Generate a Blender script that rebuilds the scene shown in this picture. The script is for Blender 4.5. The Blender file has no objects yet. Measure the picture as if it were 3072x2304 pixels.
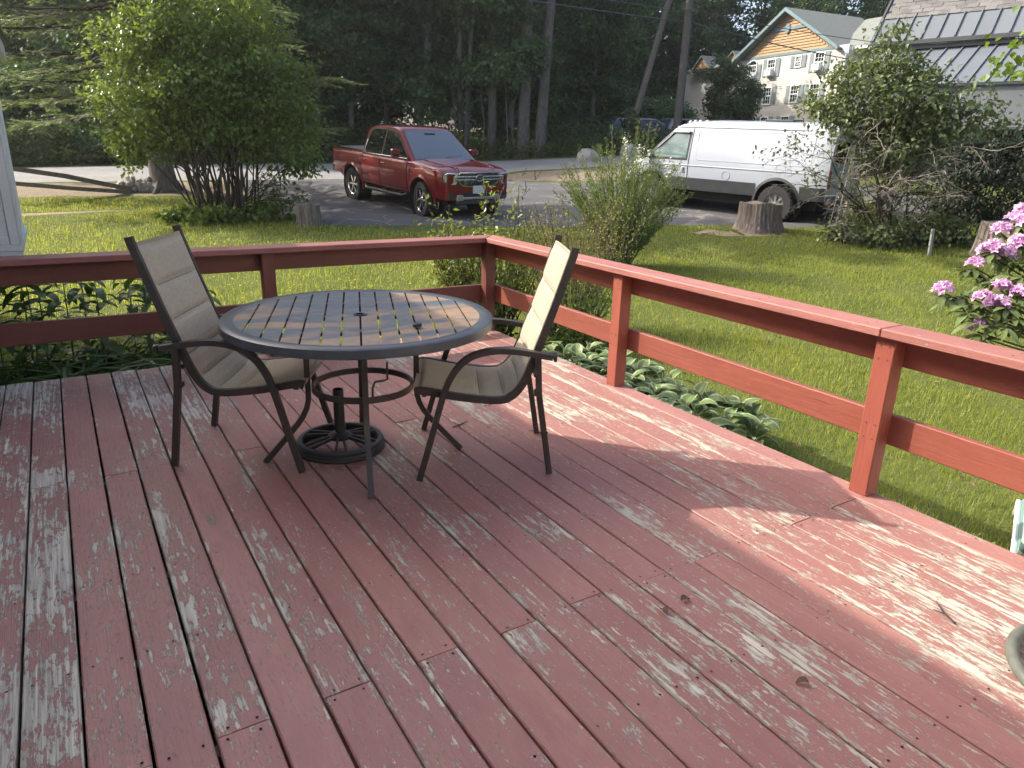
import bpy, math, random
import numpy as np
from mathutils import Matrix, Vector

SC = bpy.context.scene
COL = SC.collection
rad = math.radians
PI = math.pi

# ------------------------------------------------------------------ camera, sky, sun, exposure
cam = bpy.data.cameras.new("camera")
cam.lens = 24.992
cam.sensor_width = 36.0
cam.clip_start = 0.05
cam.clip_end = 2000.0
cam_ob = bpy.data.objects.new("camera", cam)
COL.objects.link(cam_ob)
CAMR = [[0.8487609, -0.5281329, 0.0260896], [0.1446697, 0.2793893, 0.9492167], [0.5086017, 0.8018836, -0.3135395]]
cam_ob.matrix_world = Matrix((
    (CAMR[0][0], CAMR[1][0], -CAMR[2][0], 0.0),
    (CAMR[0][1], CAMR[1][1], -CAMR[2][1], 0.0),
    (CAMR[0][2], CAMR[1][2], -CAMR[2][2], 1.5015),
    (0, 0, 0, 1)))
SC.camera = cam_ob

SUN = Vector((-1.0, 1.2, 1.15)).normalized()
world = bpy.data.worlds.new("World")
SC.world = world
world.use_nodes = True
_n = world.node_tree.nodes
_sky = _n.new('ShaderNodeTexSky')
_sky.sky_type = 'NISHITA'
_sky.sun_disc = False
_sky.sun_elevation = math.asin(SUN.z)
_sky.sun_rotation = math.atan2(SUN.x, SUN.y)
_sky.air_density = 0.8
_sky.dust_density = 5.0
_sky.ozone_density = 0.6
world.node_tree.links.new(_sky.outputs[0], _n['Background'].inputs[0])
_n['Background'].inputs[1].default_value = 0.15
sl = bpy.data.lights.new("sun", 'SUN')
sl.energy = 2.7
sl.angle = rad(0.5)
sl.color = (1.0, 0.93, 0.82)
so = bpy.data.objects.new("sun", sl)
COL.objects.link(so)
so.location = (-20, 24, 23)
so.rotation_euler = SUN.to_track_quat('Z', 'Y').to_euler()
SC.view_settings.view_transform = 'Standard'
SC.view_settings.look = 'None'
SC.view_settings.exposure = 1.52
SC.view_settings.gamma = 1.0
SC.view_settings.use_curve_mapping = False
SC.render.engine = 'CYCLES'
SC.cycles.max_bounces = 8
SC.cycles.transparent_max_bounces = 8

# ------------------------------------------------------------------ helpers
def link(o, parent=None):
    COL.objects.link(o)
    if parent is not None:
        o.parent = parent
    return o

ORD = 'first second third fourth fifth sixth seventh eighth ninth tenth eleventh twelfth thirteenth fourteenth fifteenth sixteenth seventeenth eighteenth nineteenth twentieth twenty-first twenty-second twenty-third'.split()

def tag(o, label=None, cat=None, group=None, kind=None):
    if label: o['label'] = label
    if cat: o['category'] = cat
    if group: o['group'] = group
    if kind: o['kind'] = kind
    return o

def thing(name, label, cat, loc=(0, 0, 0), rz=0.0, group=None):
    o = bpy.data.objects.new(name, None)
    o.empty_display_size = 0.1
    o.location = loc
    o.rotation_euler = (0, 0, rz)
    link(o)
    return tag(o, label, cat, group)

def copy_tree(o, parent=None):
    c = o.copy()
    COL.objects.link(c)
    if parent is not None:
        c.parent = parent
    for ch in list(o.children):
        copy_tree(ch, c)
    return c

def mesh_np(name, V, F, mat, parent=None, smooth=False, tint=None, angle=None):
    """V (n,3) array, F (m,k) array of equal size faces"""
    V = np.asarray(V, dtype=np.float32)
    F = np.asarray(F, dtype=np.int32)
    me = bpy.data.meshes.new(name)
    me.vertices.add(len(V))
    me.vertices.foreach_set("co", V.ravel())
    m, k = F.shape
    me.loops.add(m * k)
    me.loops.foreach_set("vertex_index", F.ravel())
    me.polygons.add(m)
    me.polygons.foreach_set("loop_start", np.arange(0, m * k, k, dtype=np.int32))
    me.polygons.foreach_set("loop_total", np.full(m, k, dtype=np.int32))
    if tint is not None:
        a = me.attributes.new("tint", 'FLOAT', 'POINT')
        a.data.foreach_set("value", np.asarray(tint, dtype=np.float32))
    me.update(calc_edges=True)
    me.validate()
    if mat: me.materials.append(mat)
    if smooth: me.shade_smooth()
    o = bpy.data.objects.new(name, me)
    return link(o, parent)

class B:
    """collects shapes, builds them as one mesh object"""
    def __init__(s):
        s.v = []; s.f = []
    def add(s, vs, fs):
        k = len(s.v)
        s.v += [tuple(map(float, p)) for p in vs]
        s.f += [tuple(i + k for i in f) for f in fs]
        return s
    def box(s, c, d, m=None):
        x, y, z = d[0] / 2, d[1] / 2, d[2] / 2
        P = [Vector((a, b, e)) for a in (-x, x) for b in (-y, y) for e in (-z, z)]
        if m is not None: P = [m @ p for p in P]
        c = Vector(c)
        s.add([p + c for p in P], [(0, 1, 3, 2), (4, 6, 7, 5), (0, 4, 5, 1), (2, 3, 7, 6), (0, 2, 6, 4), (1, 5, 7, 3)])
        return s
    def box2(s, a, b):
        return s.box([(a[i] + b[i]) / 2 for i in range(3)], [abs(b[i] - a[i]) for i in range(3)])
    def tube(s, path, r, n=6, cap=True, closed=False):
        P = [Vector(p) for p in path]
        if not hasattr(r, '__len__'): r = [r] * len(P)
        k = len(s.v)
        up = None
        N = len(P)
        for i, p in enumerate(P):
            if closed: t = P[(i + 1) % N] - P[i - 1]
            else: t = (P[min(i + 1, N - 1)] - P[max(i - 1, 0)])
            t = t.normalized() if t.length > 1e-9 else Vector((0, 0, 1))
            if up is None:
                up = Vector((0, 0, 1)) if abs(t.z) < .9 else Vector((1, 0, 0))
            a = t.cross(up)
            if a.length < 1e-6: a = t.orthogonal()
            a.normalize()
            b = a.cross(t).normalized(); up = b
            for j in range(n):
                w = 2 * PI * (j + .5) / n
                q = p + (a * math.cos(w) + b * math.sin(w)) * r[i]
                s.v.append((q.x, q.y, q.z))
        rng = N if closed else N - 1
        for i in range(rng):
            i2 = (i + 1) % N
            for j in range(n):
                j2 = (j + 1) % n
                s.f.append((k + i * n + j, k + i * n + j2, k + i2 * n + j2, k + i2 * n + j))
        if cap and not closed:
            s.f.append(tuple(k + j for j in range(n))[::-1])
            s.f.append(tuple(k + (N - 1) * n + j for j in range(n)))
        return s
    def bar(s, path, w, h, side=(0, 1, 0)):
        """rectangular section along a path in the plane normal to side"""
        sd = Vector(side).normalized()
        P = [Vector(p) for p in path]; N = len(P); k = len(s.v)
        for i, p in enumerate(P):
            t = (P[min(i + 1, N - 1)] - P[max(i - 1, 0)]).normalized()
            u = sd.cross(t).normalized()
            for a, b in ((-1, -1), (1, -1), (1, 1), (-1, 1)):
                q = p + sd * (a * w / 2) + u * (b * h / 2)
                s.v.append((q.x, q.y, q.z))
        for i in range(N - 1):
            for j in range(4):
                j2 = (j + 1) % 4
                s.f.append((k + i * 4 + j, k + i * 4 + j2, k + i * 4 + 4 + j2, k + i * 4 + 4 + j))
        s.f.append((k + 3, k + 2, k + 1, k)); e = k + (N - 1) * 4
        s.f.append((e, e + 1, e + 2, e + 3))
        return s
    def lathe(s, prof, c=(0, 0, 0), n=24, axis='z', close=False, cap=True):
        k = len(s.v); c = Vector(c)
        for (r, z) in prof:
            for j in range(n):
                w = 2 * PI * j / n
                a, b = r * math.cos(w), r * math.sin(w)
                q = {'z': (a, b, z), 'y': (a, z, b), 'x': (z, a, b)}[axis]
                s.v.append((c.x + q[0], c.y + q[1], c.z + q[2]))
        m = len(prof)
        for i in range(m if close else m - 1):
            i2 = (i + 1) % m
            for j in range(n):
                j2 = (j + 1) % n
                s.f.append((k + i * n + j, k + i * n + j2, k + i2 * n + j2, k + i2 * n + j))
        if not close and cap:
            if prof[0][0] > 1e-6: s.f.append(tuple(k + j for j in range(n))[::-1])
            if prof[-1][0] > 1e-6: s.f.append(tuple(k + (m - 1) * n + j for j in range(n)))
        return s
    def prism(s, poly, y0, y1, plane='xz'):
        """extrude a polygon"""
        k = len(s.v); n = len(poly)
        for y in (y0, y1):
            for (a, b) in poly:
                s.v.append({'xz': (a, y, b), 'xy': (a, b, y), 'yz': (y, a, b)}[plane])
        s.f.append(tuple(range(k, k + n)))
        s.f.append(tuple(range(k + n, k + 2 * n))[::-1])
        for i in range(n):
            j = (i + 1) % n
            s.f.append((k + j, k + i, k + n + i, k + n + j))
        return s
    def grid(s, G, flip=False):
        k = len(s.v); m = len(G); n = len(G[0])
        for row in G:
            for p in row: s.v.append(tuple(map(float, p)))
        for i in range(m - 1):
            for j in range(n - 1):
                f = (k + i * n + j, k + i * n + j + 1, k + (i + 1) * n + j + 1, k + (i + 1) * n + j)
                s.f.append(f[::-1] if flip else f)
        return s
    def xf(s, M, start=0):
        for i in range(start, len(s.v)):
            s.v[i] = tuple(M @ Vector(s.v[i]))
        return s
    def build(s, name, mat, parent=None, smooth=None, bevel=0, fix=True):
        me = bpy.data.meshes.new(name)
        me.from_pydata(s.v, [], s.f)
        if fix:
            import bmesh
            bm = bmesh.new(); bm.from_mesh(me)
            bmesh.ops.recalc_face_normals(bm, faces=bm.faces)
            if bevel:
                es = [e for e in bm.edges if len(e.link_faces) == 2 and e.calc_face_angle(0) > rad(40)]
                bmesh.ops.bevel(bm, geom=es, offset=bevel, segments=1, affect='EDGES', clamp_overlap=True)
            bm.to_mesh(me); bm.free()
        me.update()
        if mat: me.materials.append(mat)
        if smooth:
            me.shade_smooth()
            me.set_sharp_from_angle(angle=rad(smooth))
        o = bpy.data.objects.new(name, me)
        return link(o, parent)

def same(o, name, parent, loc=(0, 0, 0), rot=(0, 0, 0), scale=(1, 1, 1)):
    c = bpy.data.objects.new(name, o.data)
    link(c, parent)
    c.location = loc; c.rotation_euler = rot; c.scale = scale
    return c

# ------------------------------------------------------------------ node materials
class NT:
    def __init__(s, name):
        s.m = bpy.data.materials.new(name); s.m.use_nodes = True
        s.t = s.m.node_tree; s.n = s.t.nodes; s.l = s.t.links
        s.b = s.n['Principled BSDF']; s.out = s.n['Material Output']
    def new(s, k, **kw):
        d = s.n.new(k)
        for a, b in kw.items(): setattr(d, a, b)
        return d
    def set(s, sock, v):
        if isinstance(v, bpy.types.NodeSocket): s.l.new(v, sock)
        elif v is not None:
            if hasattr(sock.default_value, '__len__') and len(sock.default_value) == 4 and len(v) == 3: v = (*v, 1)
            sock.default_value = v
    def coord(s, kind='Object'): return s.new('ShaderNodeTexCoord').outputs[kind]
    def geo(s, k='Position'): return s.new('ShaderNodeNewGeometry').outputs[k]
    def rnd(s): return s.new('ShaderNodeObjectInfo').outputs['Random']
    def attr(s, nm='tint'):
        d = s.new('ShaderNodeAttribute'); d.attribute_name = nm; return d.outputs['Fac']
    def vmath(s, op, a, b):
        d = s.new('ShaderNodeVectorMath', operation=op); s.set(d.inputs[0], a); s.set(d.inputs[1], b); return d.outputs[0]
    def math(s, op, a, b=None, c=None, clamp=False):
        d = s.new('ShaderNodeMath', operation=op, use_clamp=clamp); s.set(d.inputs[0], a)
        if b is not None: s.set(d.inputs[1], b)
        if c is not None: s.set(d.inputs[2], c)
        return d.outputs[0]
    def noise(s, vec, scale, detail=4, rough=.55, dist=0):
        d = s.new('ShaderNodeTexNoise'); s.set(d.inputs['Vector'], vec)
        d.inputs['Scale'].default_value = scale; d.inputs['Detail'].default_value = detail
        d.inputs['Roughness'].default_value = rough; d.inputs['Distortion'].default_value = dist
        return d.outputs['Fac']
    def vor(s, vec, scale, feat='F1'):
        d = s.new('ShaderNodeTexVoronoi', feature=feat); s.set(d.inputs['Vector'], vec); d.inputs['Scale'].default_value = scale
        return d.outputs['Distance']
    def ramp(s, fac, lo, hi, a=0.0, b=1.0):
        d = s.new('ShaderNodeMapRange'); s.set(d.inputs[0], fac)
        d.inputs[1].default_value = lo; d.inputs[2].default_value = hi
        d.inputs[3].default_value = a; d.inputs[4].default_value = b
        return d.outputs[0]
    def mix(s, fac, a, b, mode='MIX'):
        d = s.new('ShaderNodeMix', data_type='RGBA', blend_type=mode)
        s.set(d.inputs[0], fac); s.set(d.inputs[6], a); s.set(d.inputs[7], b); return d.outputs[2]
    def bump(s, h, strength=.3, dist=.01):
        d = s.new('ShaderNodeBump'); s.set(d.inputs['Height'], h)
        d.inputs['Strength'].default_value = strength; d.inputs['Distance'].default_value = dist
        s.l.new(d.outputs[0], s.b.inputs['Normal']); return d
    def put(s, **kw):
        names = dict(col='Base Color', rough='Roughness', metal='Metallic', coat='Coat Weight', coatr='Coat Roughness',
                     spec='Specular IOR Level', trans='Transmission Weight', ior='IOR', em='Emission Color', ems='Emission Strength', sheen='Sheen Weight')
        for k, v in kw.items(): s.set(s.b.inputs[names[k]], v)
        return s

def simple(name, col, rough=.6, metal=0.0, var=.12, scale=6.0, bump=0.0, coat=0.0, spec=.5):
    t = NT(name)
    n = t.noise(t.coord(), scale, 5)
    dark = tuple(c * (1 - var) for c in col); lite = tuple(min(1, c * (1 + var)) for c in col)
    t.put(col=t.mix(t.ramp(n, .3, .7), dark, lite), rough=t.ramp(n, 0, 1, max(.02, rough - .06), min(1, rough + .06)), metal=metal, coat=coat, spec=spec)
    if bump: t.bump(t.noise(t.coord(), scale * 12, 4), bump, .004)
    return t.m

def leaf_mat(name, dark, lite, trans=.3, rough=.45, extra=None):
    t = NT(name)
    c = t.mix(t.attr(), dark, lite)
    if extra: c = t.mix(t.ramp(t.attr(), extra[0], 1.0), c, extra[1])
    t.put(col=c, rough=rough, spec=.35)
    tr = t.new('ShaderNodeBsdfTranslucent')
    t.l.new(t.mix(.5, c, (lite[0] * 1.6, lite[1] * 1.5, lite[2] * .6)), tr.inputs[0])
    mx = t.new('ShaderNodeMixShader'); mx.inputs[0].default_value = trans
    t.l.new(t.b.outputs[0], mx.inputs[1]); t.l.new(tr.outputs[0], mx.inputs[2]); t.l.new(mx.outputs[0], t.out.inputs[0])
    return t.m

def bark_mat(name, dark, lite, sc=(9, 9, 1.6), bump=.8):
    t = NT(name)
    v = t.vmath('MULTIPLY', t.coord(), sc)
    n = t.noise(v, 2.2, 7, .65, .4)
    t.put(col=t.mix(t.ramp(n, .32, .68), dark, lite), rough=.9, spec=.15)
    t.bump(n, bump, .04)
    return t.m

def paint_wood(name, p1, p2, peel=.5, worldmap=True, longaxis=1, rough=.5, edge=False, chipcut=.09):
    t = NT(name)
    r = t.rnd()
    off = t.new('ShaderNodeCombineXYZ')
    t.set(off.inputs[0], t.math('MULTIPLY', r, 37.0)); t.set(off.inputs[1], t.math('MULTIPLY', r, 91.0)); t.set(off.inputs[2], t.math('MULTIPLY', r, 13.0))
    base = t.vmath('ADD', t.coord(), off.outputs[0])
    def st(a, l):
        s3 = [a, a, a]; s3[longaxis] = l
        return t.vmath('MULTIPLY', base, tuple(s3))
    grain = t.noise(st(70, 2.2), 1.0, 5, .6, .6)
    fine = t.noise(st(260, 7), 1.0, 3, .5)
    rag = t.noise(st(46, 12), 1.0, 12, .80, .2)
    blot = t.noise(st(7, 2.1), 1.0, 4, .6, .6)
    chips = t.noise(st(85, 34), 1.0, 7, .65)
    if edge:
        sx_ = t.new('ShaderNodeSeparateXYZ'); t.l.new(t.coord(), sx_.inputs[0])
        ed = t.ramp(t.math('ABSOLUTE', sx_.outputs[0]), .052, .070)
    big = t.noise(t.geo(), 1.3, 2, .5)
    score = t.math('ADD', t.math('MULTIPLY', rag, .85), t.math('MULTIPLY', blot, .38))
    if edge: score = t.math('ADD', score, t.math('MULTIPLY', ed, .05))
    score = t.math('ADD', score, t.math('MULTIPLY', grain, .24))
    score = t.math('ADD', score, t.math('MULTIPLY', big, .36 if worldmap else .1))
    if edge:
        # boards along the house side and by the worn right corner have lost more paint
        px_ = t.new('ShaderNodeSeparateXYZ'); t.l.new(t.geo(), px_.inputs[0])
        score = t.math('ADD', score, t.ramp(px_.outputs[0], -.2, .9, .055, 0))
        score = t.math('ADD', score, t.math('MULTIPLY', t.ramp(px_.outputs[0], 1.7, 2.2), t.ramp(px_.outputs[1], .8, 2.0, .05, .0)))
    score = t.math('ADD', score, t.math('MULTIPLY', r, .10))
    mask = t.ramp(score, 1.19 - peel * .25, 1.198 - peel * .25)
    chip = t.math('MULTIPLY', t.ramp(chips, .605 + chipcut, .615 + chipcut), t.ramp(score, .78, 1.0))
    # narrow strips along board edges flake as well
    mask = t.math('MAXIMUM', mask, chip, clamp=True)
    kv = t.new('ShaderNodeTexVoronoi', feature='F1'); t.set(kv.inputs['Vector'], st(2.6, .9)); kv.inputs['Scale'].default_value = 1.0
    kn = t.math('ADD', kv.outputs['Distance'], t.math('MULTIPLY', t.noise(st(30, 14), 1.0, 3), .05))
    knot = t.ramp(kn, .075, .095, 1, 0)
    mask = t.math('MAXIMUM', mask, t.math('MULTIPLY', knot, t.ramp(rag, .42, .55)), clamp=True)
    wood = t.mix(t.ramp(grain, .32, .66), (.28, .255, .215), (.58, .535, .445))
    wood = t.mix(t.ramp(fine, .42, .7, 0, .5), wood, (.17, .15, .125))
    ringk = t.math('MULTIPLY', knot, t.ramp(t.math('SINE', t.math('MULTIPLY', kn, 420.0)), -.2, .8))
    wood = t.mix(t.math('MULTIPLY', ringk, .7), wood, (.10, .075, .05))
    pc = t.mix(t.ramp(blot, .3, .7), p1, p2)
    pc = t.mix(t.ramp(rag, .50, .75, 0, .45), pc, tuple(min(1, c * 1.35 + .03) for c in p2))
    pc = t.mix(t.math('MULTIPLY', r, .35), pc, tuple(c * .72 for c in p1))
    crack = t.ramp(grain, .68, .73)
    pc = t.mix(t.math('MULTIPLY', crack, .55), pc, (.05, .03, .03))
    t.put(col=t.mix(mask, pc, wood), rough=t.ramp(mask, 0, 1, rough, .85), spec=.4)
    h = t.math('SUBTRACT', t.math('MULTIPLY', grain, .5), t.math('MULTIPLY', mask, .55))
    h = t.math('ADD', h, t.math('MULTIPLY', fine, .18))
    t.bump(h, .8, .005)
    return t.m

M = {}
M['deck'] = paint_wood('deck_paint', (.285, .128, .112), (.355, .172, .142), peel=.56, edge=True, chipcut=0.0)
M['deck_bare'] = paint_wood('bare_board', (.265, .120, .118), (.345, .165, .150), peel=2.6)
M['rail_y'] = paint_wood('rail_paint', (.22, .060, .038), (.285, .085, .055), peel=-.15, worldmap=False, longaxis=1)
M['rail_x'] = paint_wood('shaded_rail_paint', (.105, .034, .026), (.15, .048, .036), peel=-.15, worldmap=False, longaxis=0)  # left rail boards: their shade is put into a darker paint colour
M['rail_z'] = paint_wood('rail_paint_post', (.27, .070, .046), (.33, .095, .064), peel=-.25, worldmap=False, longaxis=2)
M['post_shaded'] = paint_wood('shaded_post_paint', (.115, .036, .027), (.16, .05, .037), peel=-.25, worldmap=False, longaxis=2)  # same post paint with the left side's shade put into the colour
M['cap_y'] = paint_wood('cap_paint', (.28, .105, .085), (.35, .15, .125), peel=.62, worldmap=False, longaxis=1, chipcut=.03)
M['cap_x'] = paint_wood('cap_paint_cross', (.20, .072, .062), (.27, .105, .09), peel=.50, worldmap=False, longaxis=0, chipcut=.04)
M['bronze'] = simple('bronze_powder_coat', (.035, .028, .024), .42, 0, .15, 30)
M['iron'] = simple('black_cast_iron', (.022, .021, .021), .55, 0, .2, 40, .15)
M['chrome'] = simple('chrome', (.75, .75, .76), .12, 1.0, .05, 10)
M['black'] = simple('black_plastic', (.018, .018, .019), .5, 0, .15, 20)
M['rubber'] = simple('tyre_rubber', (.024, .024, .024), .85, 0, .25, 14, .3)
M['white_trim'] = simple('white_vinyl_trim', (.74, .75, .74), .45, 0, .05, 3)
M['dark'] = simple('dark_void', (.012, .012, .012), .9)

# ------------------------------------------------------------------ terrain
TUX = np.array([-900, 8, 12, 15.5, 17, 19.5, 22, 28, 36, 42, 50, 70, 900.])
TUZ = np.array([-.45, -.45, -.25, -.03, .02, .18, .32, .5, .8, 1.3, 1.9, 2.2, 2.2])
def tz(x, y):
    x = np.asarray(x, float); y = np.asarray(y, float)
    return np.interp(.45 * x + .89 * y, TUX, TUZ) + .08 * np.clip(x - 14, 0, 8)
def gz(x, y): return float(tz(x, y))

def inside(poly, x, y):
    x = np.asarray(x); y = np.asarray(y)
    r = np.zeros(x.shape, bool); n = len(poly)
    for i in range(n):
        x1, y1 = poly[i]; x2, y2 = poly[(i + 1) % n]
        if y1 == y2: continue
        c = ((y1 > y) != (y2 > y)) & (x < (x2 - x1) * (y - y1) / (y2 - y1) + x1)
        r ^= c
    return r

def wob(x, y, f=1.0, s=0.0):
    return (np.sin(x * 1.7 * f + s) * np.cos(y * 1.3 * f + 2 * s) + np.sin((x + y) * 2.9 * f + 1.3 + s) * .5
            + np.sin(x * 5.1 * f - y * 4.3 * f + s * 3) * .35) / 1.85

def axis_pts(lo, hi, far):
    a = np.arange(lo, hi, .5)
    left = lo - np.geomspace(.8, far, 14)[::-1]
    right = hi + np.geomspace(.3, far, 14)
    return np.concatenate([left, a, right])

t = NT('lawn_soil')
p = t.geo()
n1 = t.noise(p, 1.1, 5, .6); n2 = t.noise(p, 9, 5, .65); n3 = t.noise(p, 60, 3, .6)
c = t.mix(t.ramp(n1, .35, .65), (.075, .10, .025), (.12, .14, .04))
c = t.mix(t.ramp(n2, .55, .72, 0, .8), c, (.14, .115, .05))
c = t.mix(t.ramp(n3, .4, .7, 0, .5), c, (.045, .05, .015))
t.put(col=c, rough=.95, spec=.1); t.bump(n3, .7, .03)
M['lawn'] = t.m

gx = axis_pts(-16, 44, 600); gy = axis_pts(-6, 62, 600)
X, Y = np.meshgrid(gx, gy, indexing='ij')
Z = tz(X, Y) + np.where((np.abs(X) < 60) & (np.abs(Y) < 90), .012 * wob(X, Y, .9), 0)
m, n = X.shape
idx = np.arange(m * n).reshape(m, n)
F = np.stack([idx[:-1, :-1], idx[1:, :-1], idx[1:, 1:], idx[:-1, 1:]], -1).reshape(-1, 4)
ground = mesh_np('ground', np.stack([X, Y, Z], -1).reshape(-1, 3), F, M['lawn'], smooth=True)
tag(ground, kind='structure')

def resample(poly, k):
    P = np.array(poly, float); d = np.r_[0, np.cumsum(np.hypot(*np.diff(P, axis=0).T))]
    q = np.linspace(0, d[-1], k)
    return np.stack([np.interp(q, d, P[:, 0]), np.interp(q, d, P[:, 1])], -1)

def sheet(name, A, Bp, mat, h, nu=60, nv=14, rough_edge=0.0, seed=0):
    """a draped sheet between two edge lines"""
    a = resample(A, nu); b = resample(Bp, nu)
    rs = np.random.RandomState(seed)
    if rough_edge:
        a = a + rs.randn(nu, 2) * rough_edge; b = b + rs.randn(nu, 2) * rough_edge
    w = np.linspace(0, 1, nv)[None, :, None]
    P = a[:, None, :] * (1 - w) + b[:, None, :] * w
    z = tz(P[..., 0], P[..., 1]) + h
    V = np.concatenate([P, z[..., None]], -1)
    # skirts so that the sheet has an edge that goes into the ground
    V[:, 0, 2] -= h + .03; V[:, -1, 2] -= h + .03
    ids = np.arange(nu * nv).reshape(nu, nv)
    F = np.stack([ids[:-1, :-1], ids[1:, :-1], ids[1:, 1:], ids[:-1, 1:]], -1).reshape(-1, 4)
    o = mesh_np(name, V.reshape(-1, 3), F, mat, smooth=True)
    return tag(o, kind='structure')

def asphalt(name, a, b, crack):
    t = NT(name); p = t.geo()
    n1 = t.noise(p, .7, 5, .6); n2 = t.noise(p, 140, 3, .7); n3 = t.noise(t.vmath('MULTIPLY', p, (1, 1, 1)), 3.0, 6, .6)
    c = t.mix(t.ramp(n1, .3, .7), a, b)
    c = t.mix(t.ramp(n2, .45, .75, 0, .5), c, tuple(x * 1.9 for x in b))
    c = t.mix(t.ramp(n3, .5, .8, 0, .4), c, tuple(x * .6 for x in a))
    wv = t.vmath('ADD', p, (0, 0, 0))
    d = t.new('ShaderNodeTexNoise'); t.set(d.inputs['Vector'], p); d.inputs['Scale'].default_value = 1.3
    dv = t.vmath('ADD', p, t.vmath('MULTIPLY', d.outputs['Color'], (1.4, 1.4, 0)))
    v = t.vor(dv, .55, 'DISTANCE_TO_EDGE')
    c = t.mix(t.ramp(v, .006, .018, crack, 0), c, (.26, .24, .20))
    t.put(col=c, rough=.88, spec=.3); t.bump(n2, .35, .01)
    return t.m
M['road'] = asphalt('road_asphalt', (.17, .168, .162), (.235, .23, .22), .0)
M['drive'] = asphalt('driveway_asphalt', (.062, .062, .066), (.105, .104, .104), .55)
t = NT('gravel'); p = t.geo()
v = t.vor(p, 26); n1 = t.noise(p, 2.0, 5)
c = t.mix(t.ramp(v, .0, .6), (.36, .31, .24), (.17, .14, .10)); c = t.mix(t.ramp(n1, .4, .7, 0, .5), c, (.30, .24, .16))
t.put(col=c, rough=.95, spec=.1); t.bump(t.math('SUBTRACT', 1, v), .8, .03); M['gravel'] = t.m
t = NT('dry_dirt'); p = t.geo(); n1 = t.noise(p, 12, 6, .7)
t.put(col=t.mix(t.ramp(n1, .3, .7), (.20, .155, .09), (.33, .27, .17)), rough=.95, spec=.1); t.bump(n1, .6, .03); M['dirt'] = t.m

ROAD_N = [(-60, 12), (-30, 18.5), (-8, 22.6), (-.5, 24.0), (2, 23.8), (6, 23.4), (11, 23.7), (13.4, 24.1), (15.8, 24.6), (18.5, 23.4), (24, 20.5), (40, 14), (70, 3)]
ROAD_F = [(-60, 18.5), (-30, 25), (-8, 28.9), (-.8, 30.5), (4, 31.8), (10, 32.4), (14.5, 31.0), (18, 28.6), (24, 25.2), (40, 20.6), (70, 9.5)]
sheet('road', ROAD_N, ROAD_F, M['road'], .02, 120, 16)
DR_A = [(4.0, 15.3), (4.6, 14.3), (6.2, 13.7), (8.8, 12.5), (11.2, 11.9), (12.9, 11.2), (14.0, 10.35), (16, 9.7), (19.0, 9.4)]
DR_B = [(4.6, 23.9), (6, 23.7), (8, 23.7), (10.5, 23.9), (12.9, 24.2), (13.6, 22.0), (14.9, 20.2), (17.5, 18.6), (21.5, 16.5)]
sheet('driveway', DR_A, DR_B, M['drive'], .035, 70, 30, .02, 3)
GR_A = [(-14, 17.6), (-5, 19.9), (-.5, 20.8), (1.4, 20.25), (3.0, 19.9), (4.4, 19.4)]
GR_B = [(-14, 21.6), (-5, 23.3), (-.5, 24.1), (2, 23.9), (3.2, 23.8), (4.7, 23.6)]
sheet('gravel_shoulder', GR_A, GR_B, M['gravel'], .012, 40, 10, .06, 5)
GI_A = [(13.9, 22.0), (15.0, 20.3), (17.4, 18.8), (20.4, 17.6)]
GI_B = [(13.5, 24.0), (15.8, 24.5), (18.5, 23.3), (23.0, 20.9)]
sheet('gravel_island', GI_A, GI_B, M['gravel'], .028, 30, 10, .04, 6)
sheet('worn_path', [(-6, 16.9), (-.5, 17.55), (.5, 17.78), (1.25, 17.95)], [(-6, 17.5), (-.5, 18.05), (.4, 18.15), (1.25, 18.0)], M['dirt'], .008, 40, 6, .03, 7)
sheet('bare_patch', [(11.3, 10.5), (12.1, 10.0), (13.0, 9.75)], [(11.5, 11.2), (12.2, 11.0), (13.2, 10.3)], M['dirt'], .006, 24, 6, .08, 8)
PAVED = [DR_A + DR_B[::-1], GR_A + GR_B[::-1], GI_A + GI_B[::-1], ROAD_N + ROAD_F[::-1]]

# ------------------------------------------------------------------ the deck
PITCH, GX0 = .146, -.285
DX1, DY1 = 3.104, 5.300
rs = random.Random(4)
joists = B()
for k in range(-5, 12):
    y = 1.655 + .475 * k
    if y < 5.2: joists.box2((-1.44, y - .02, -.20), (3.06, y + .02, -.037))
joists.box2((-1.44, 5.22, -.20), (3.06, 5.258, -.037))
deck = joists.build('deck', simple('old_framing', (.12, .085, .06), .9, 0, .2, 8))
tag(deck, kind='structure')

def plank(x0, x1, y0, y1, mat, z=0.0, name='plank'):
    w, L, th, ch = x1 - x0, y1 - y0, .036, .004
    sec = [(-w / 2, -th), (w / 2, -th), (w / 2, -ch), (w / 2 - ch, 0), (-w / 2 + ch, 0), (-w / 2, -ch)]
    b = B()
    N = 4
    # a slight cup and twist makes the boards uneven
    cup = rs.uniform(-.0015, .0015); tw = rs.uniform(-.003, .003)
    k = 0
    for i in range(N + 1):
        f = i / N; y = -L / 2 + L * f
        wav = rs.uniform(-.0012, .0012)
        for (a, h) in sec:
            b.v.append((a + wav, y, h + (tw * (f - .5) * a / w * 2 if h > -.02 else 0)))
    for i in range(N):
        for j in range(6):
            j2 = (j + 1) % 6
            b.f.append((i * 6 + j, i * 6 + j2, i * 6 + 6 + j2, i * 6 + 6 + j))
    b.f.append((5, 4, 3, 2, 1, 0)); e = N * 6
    b.f.append((e, e + 1, e + 2, e + 3, e + 4, e + 5))
    o = b.build(name, mat, deck, fix=False)
    o.location = ((x0 + x1) / 2, (y0 + y1) / 2, z)
    return o

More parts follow.
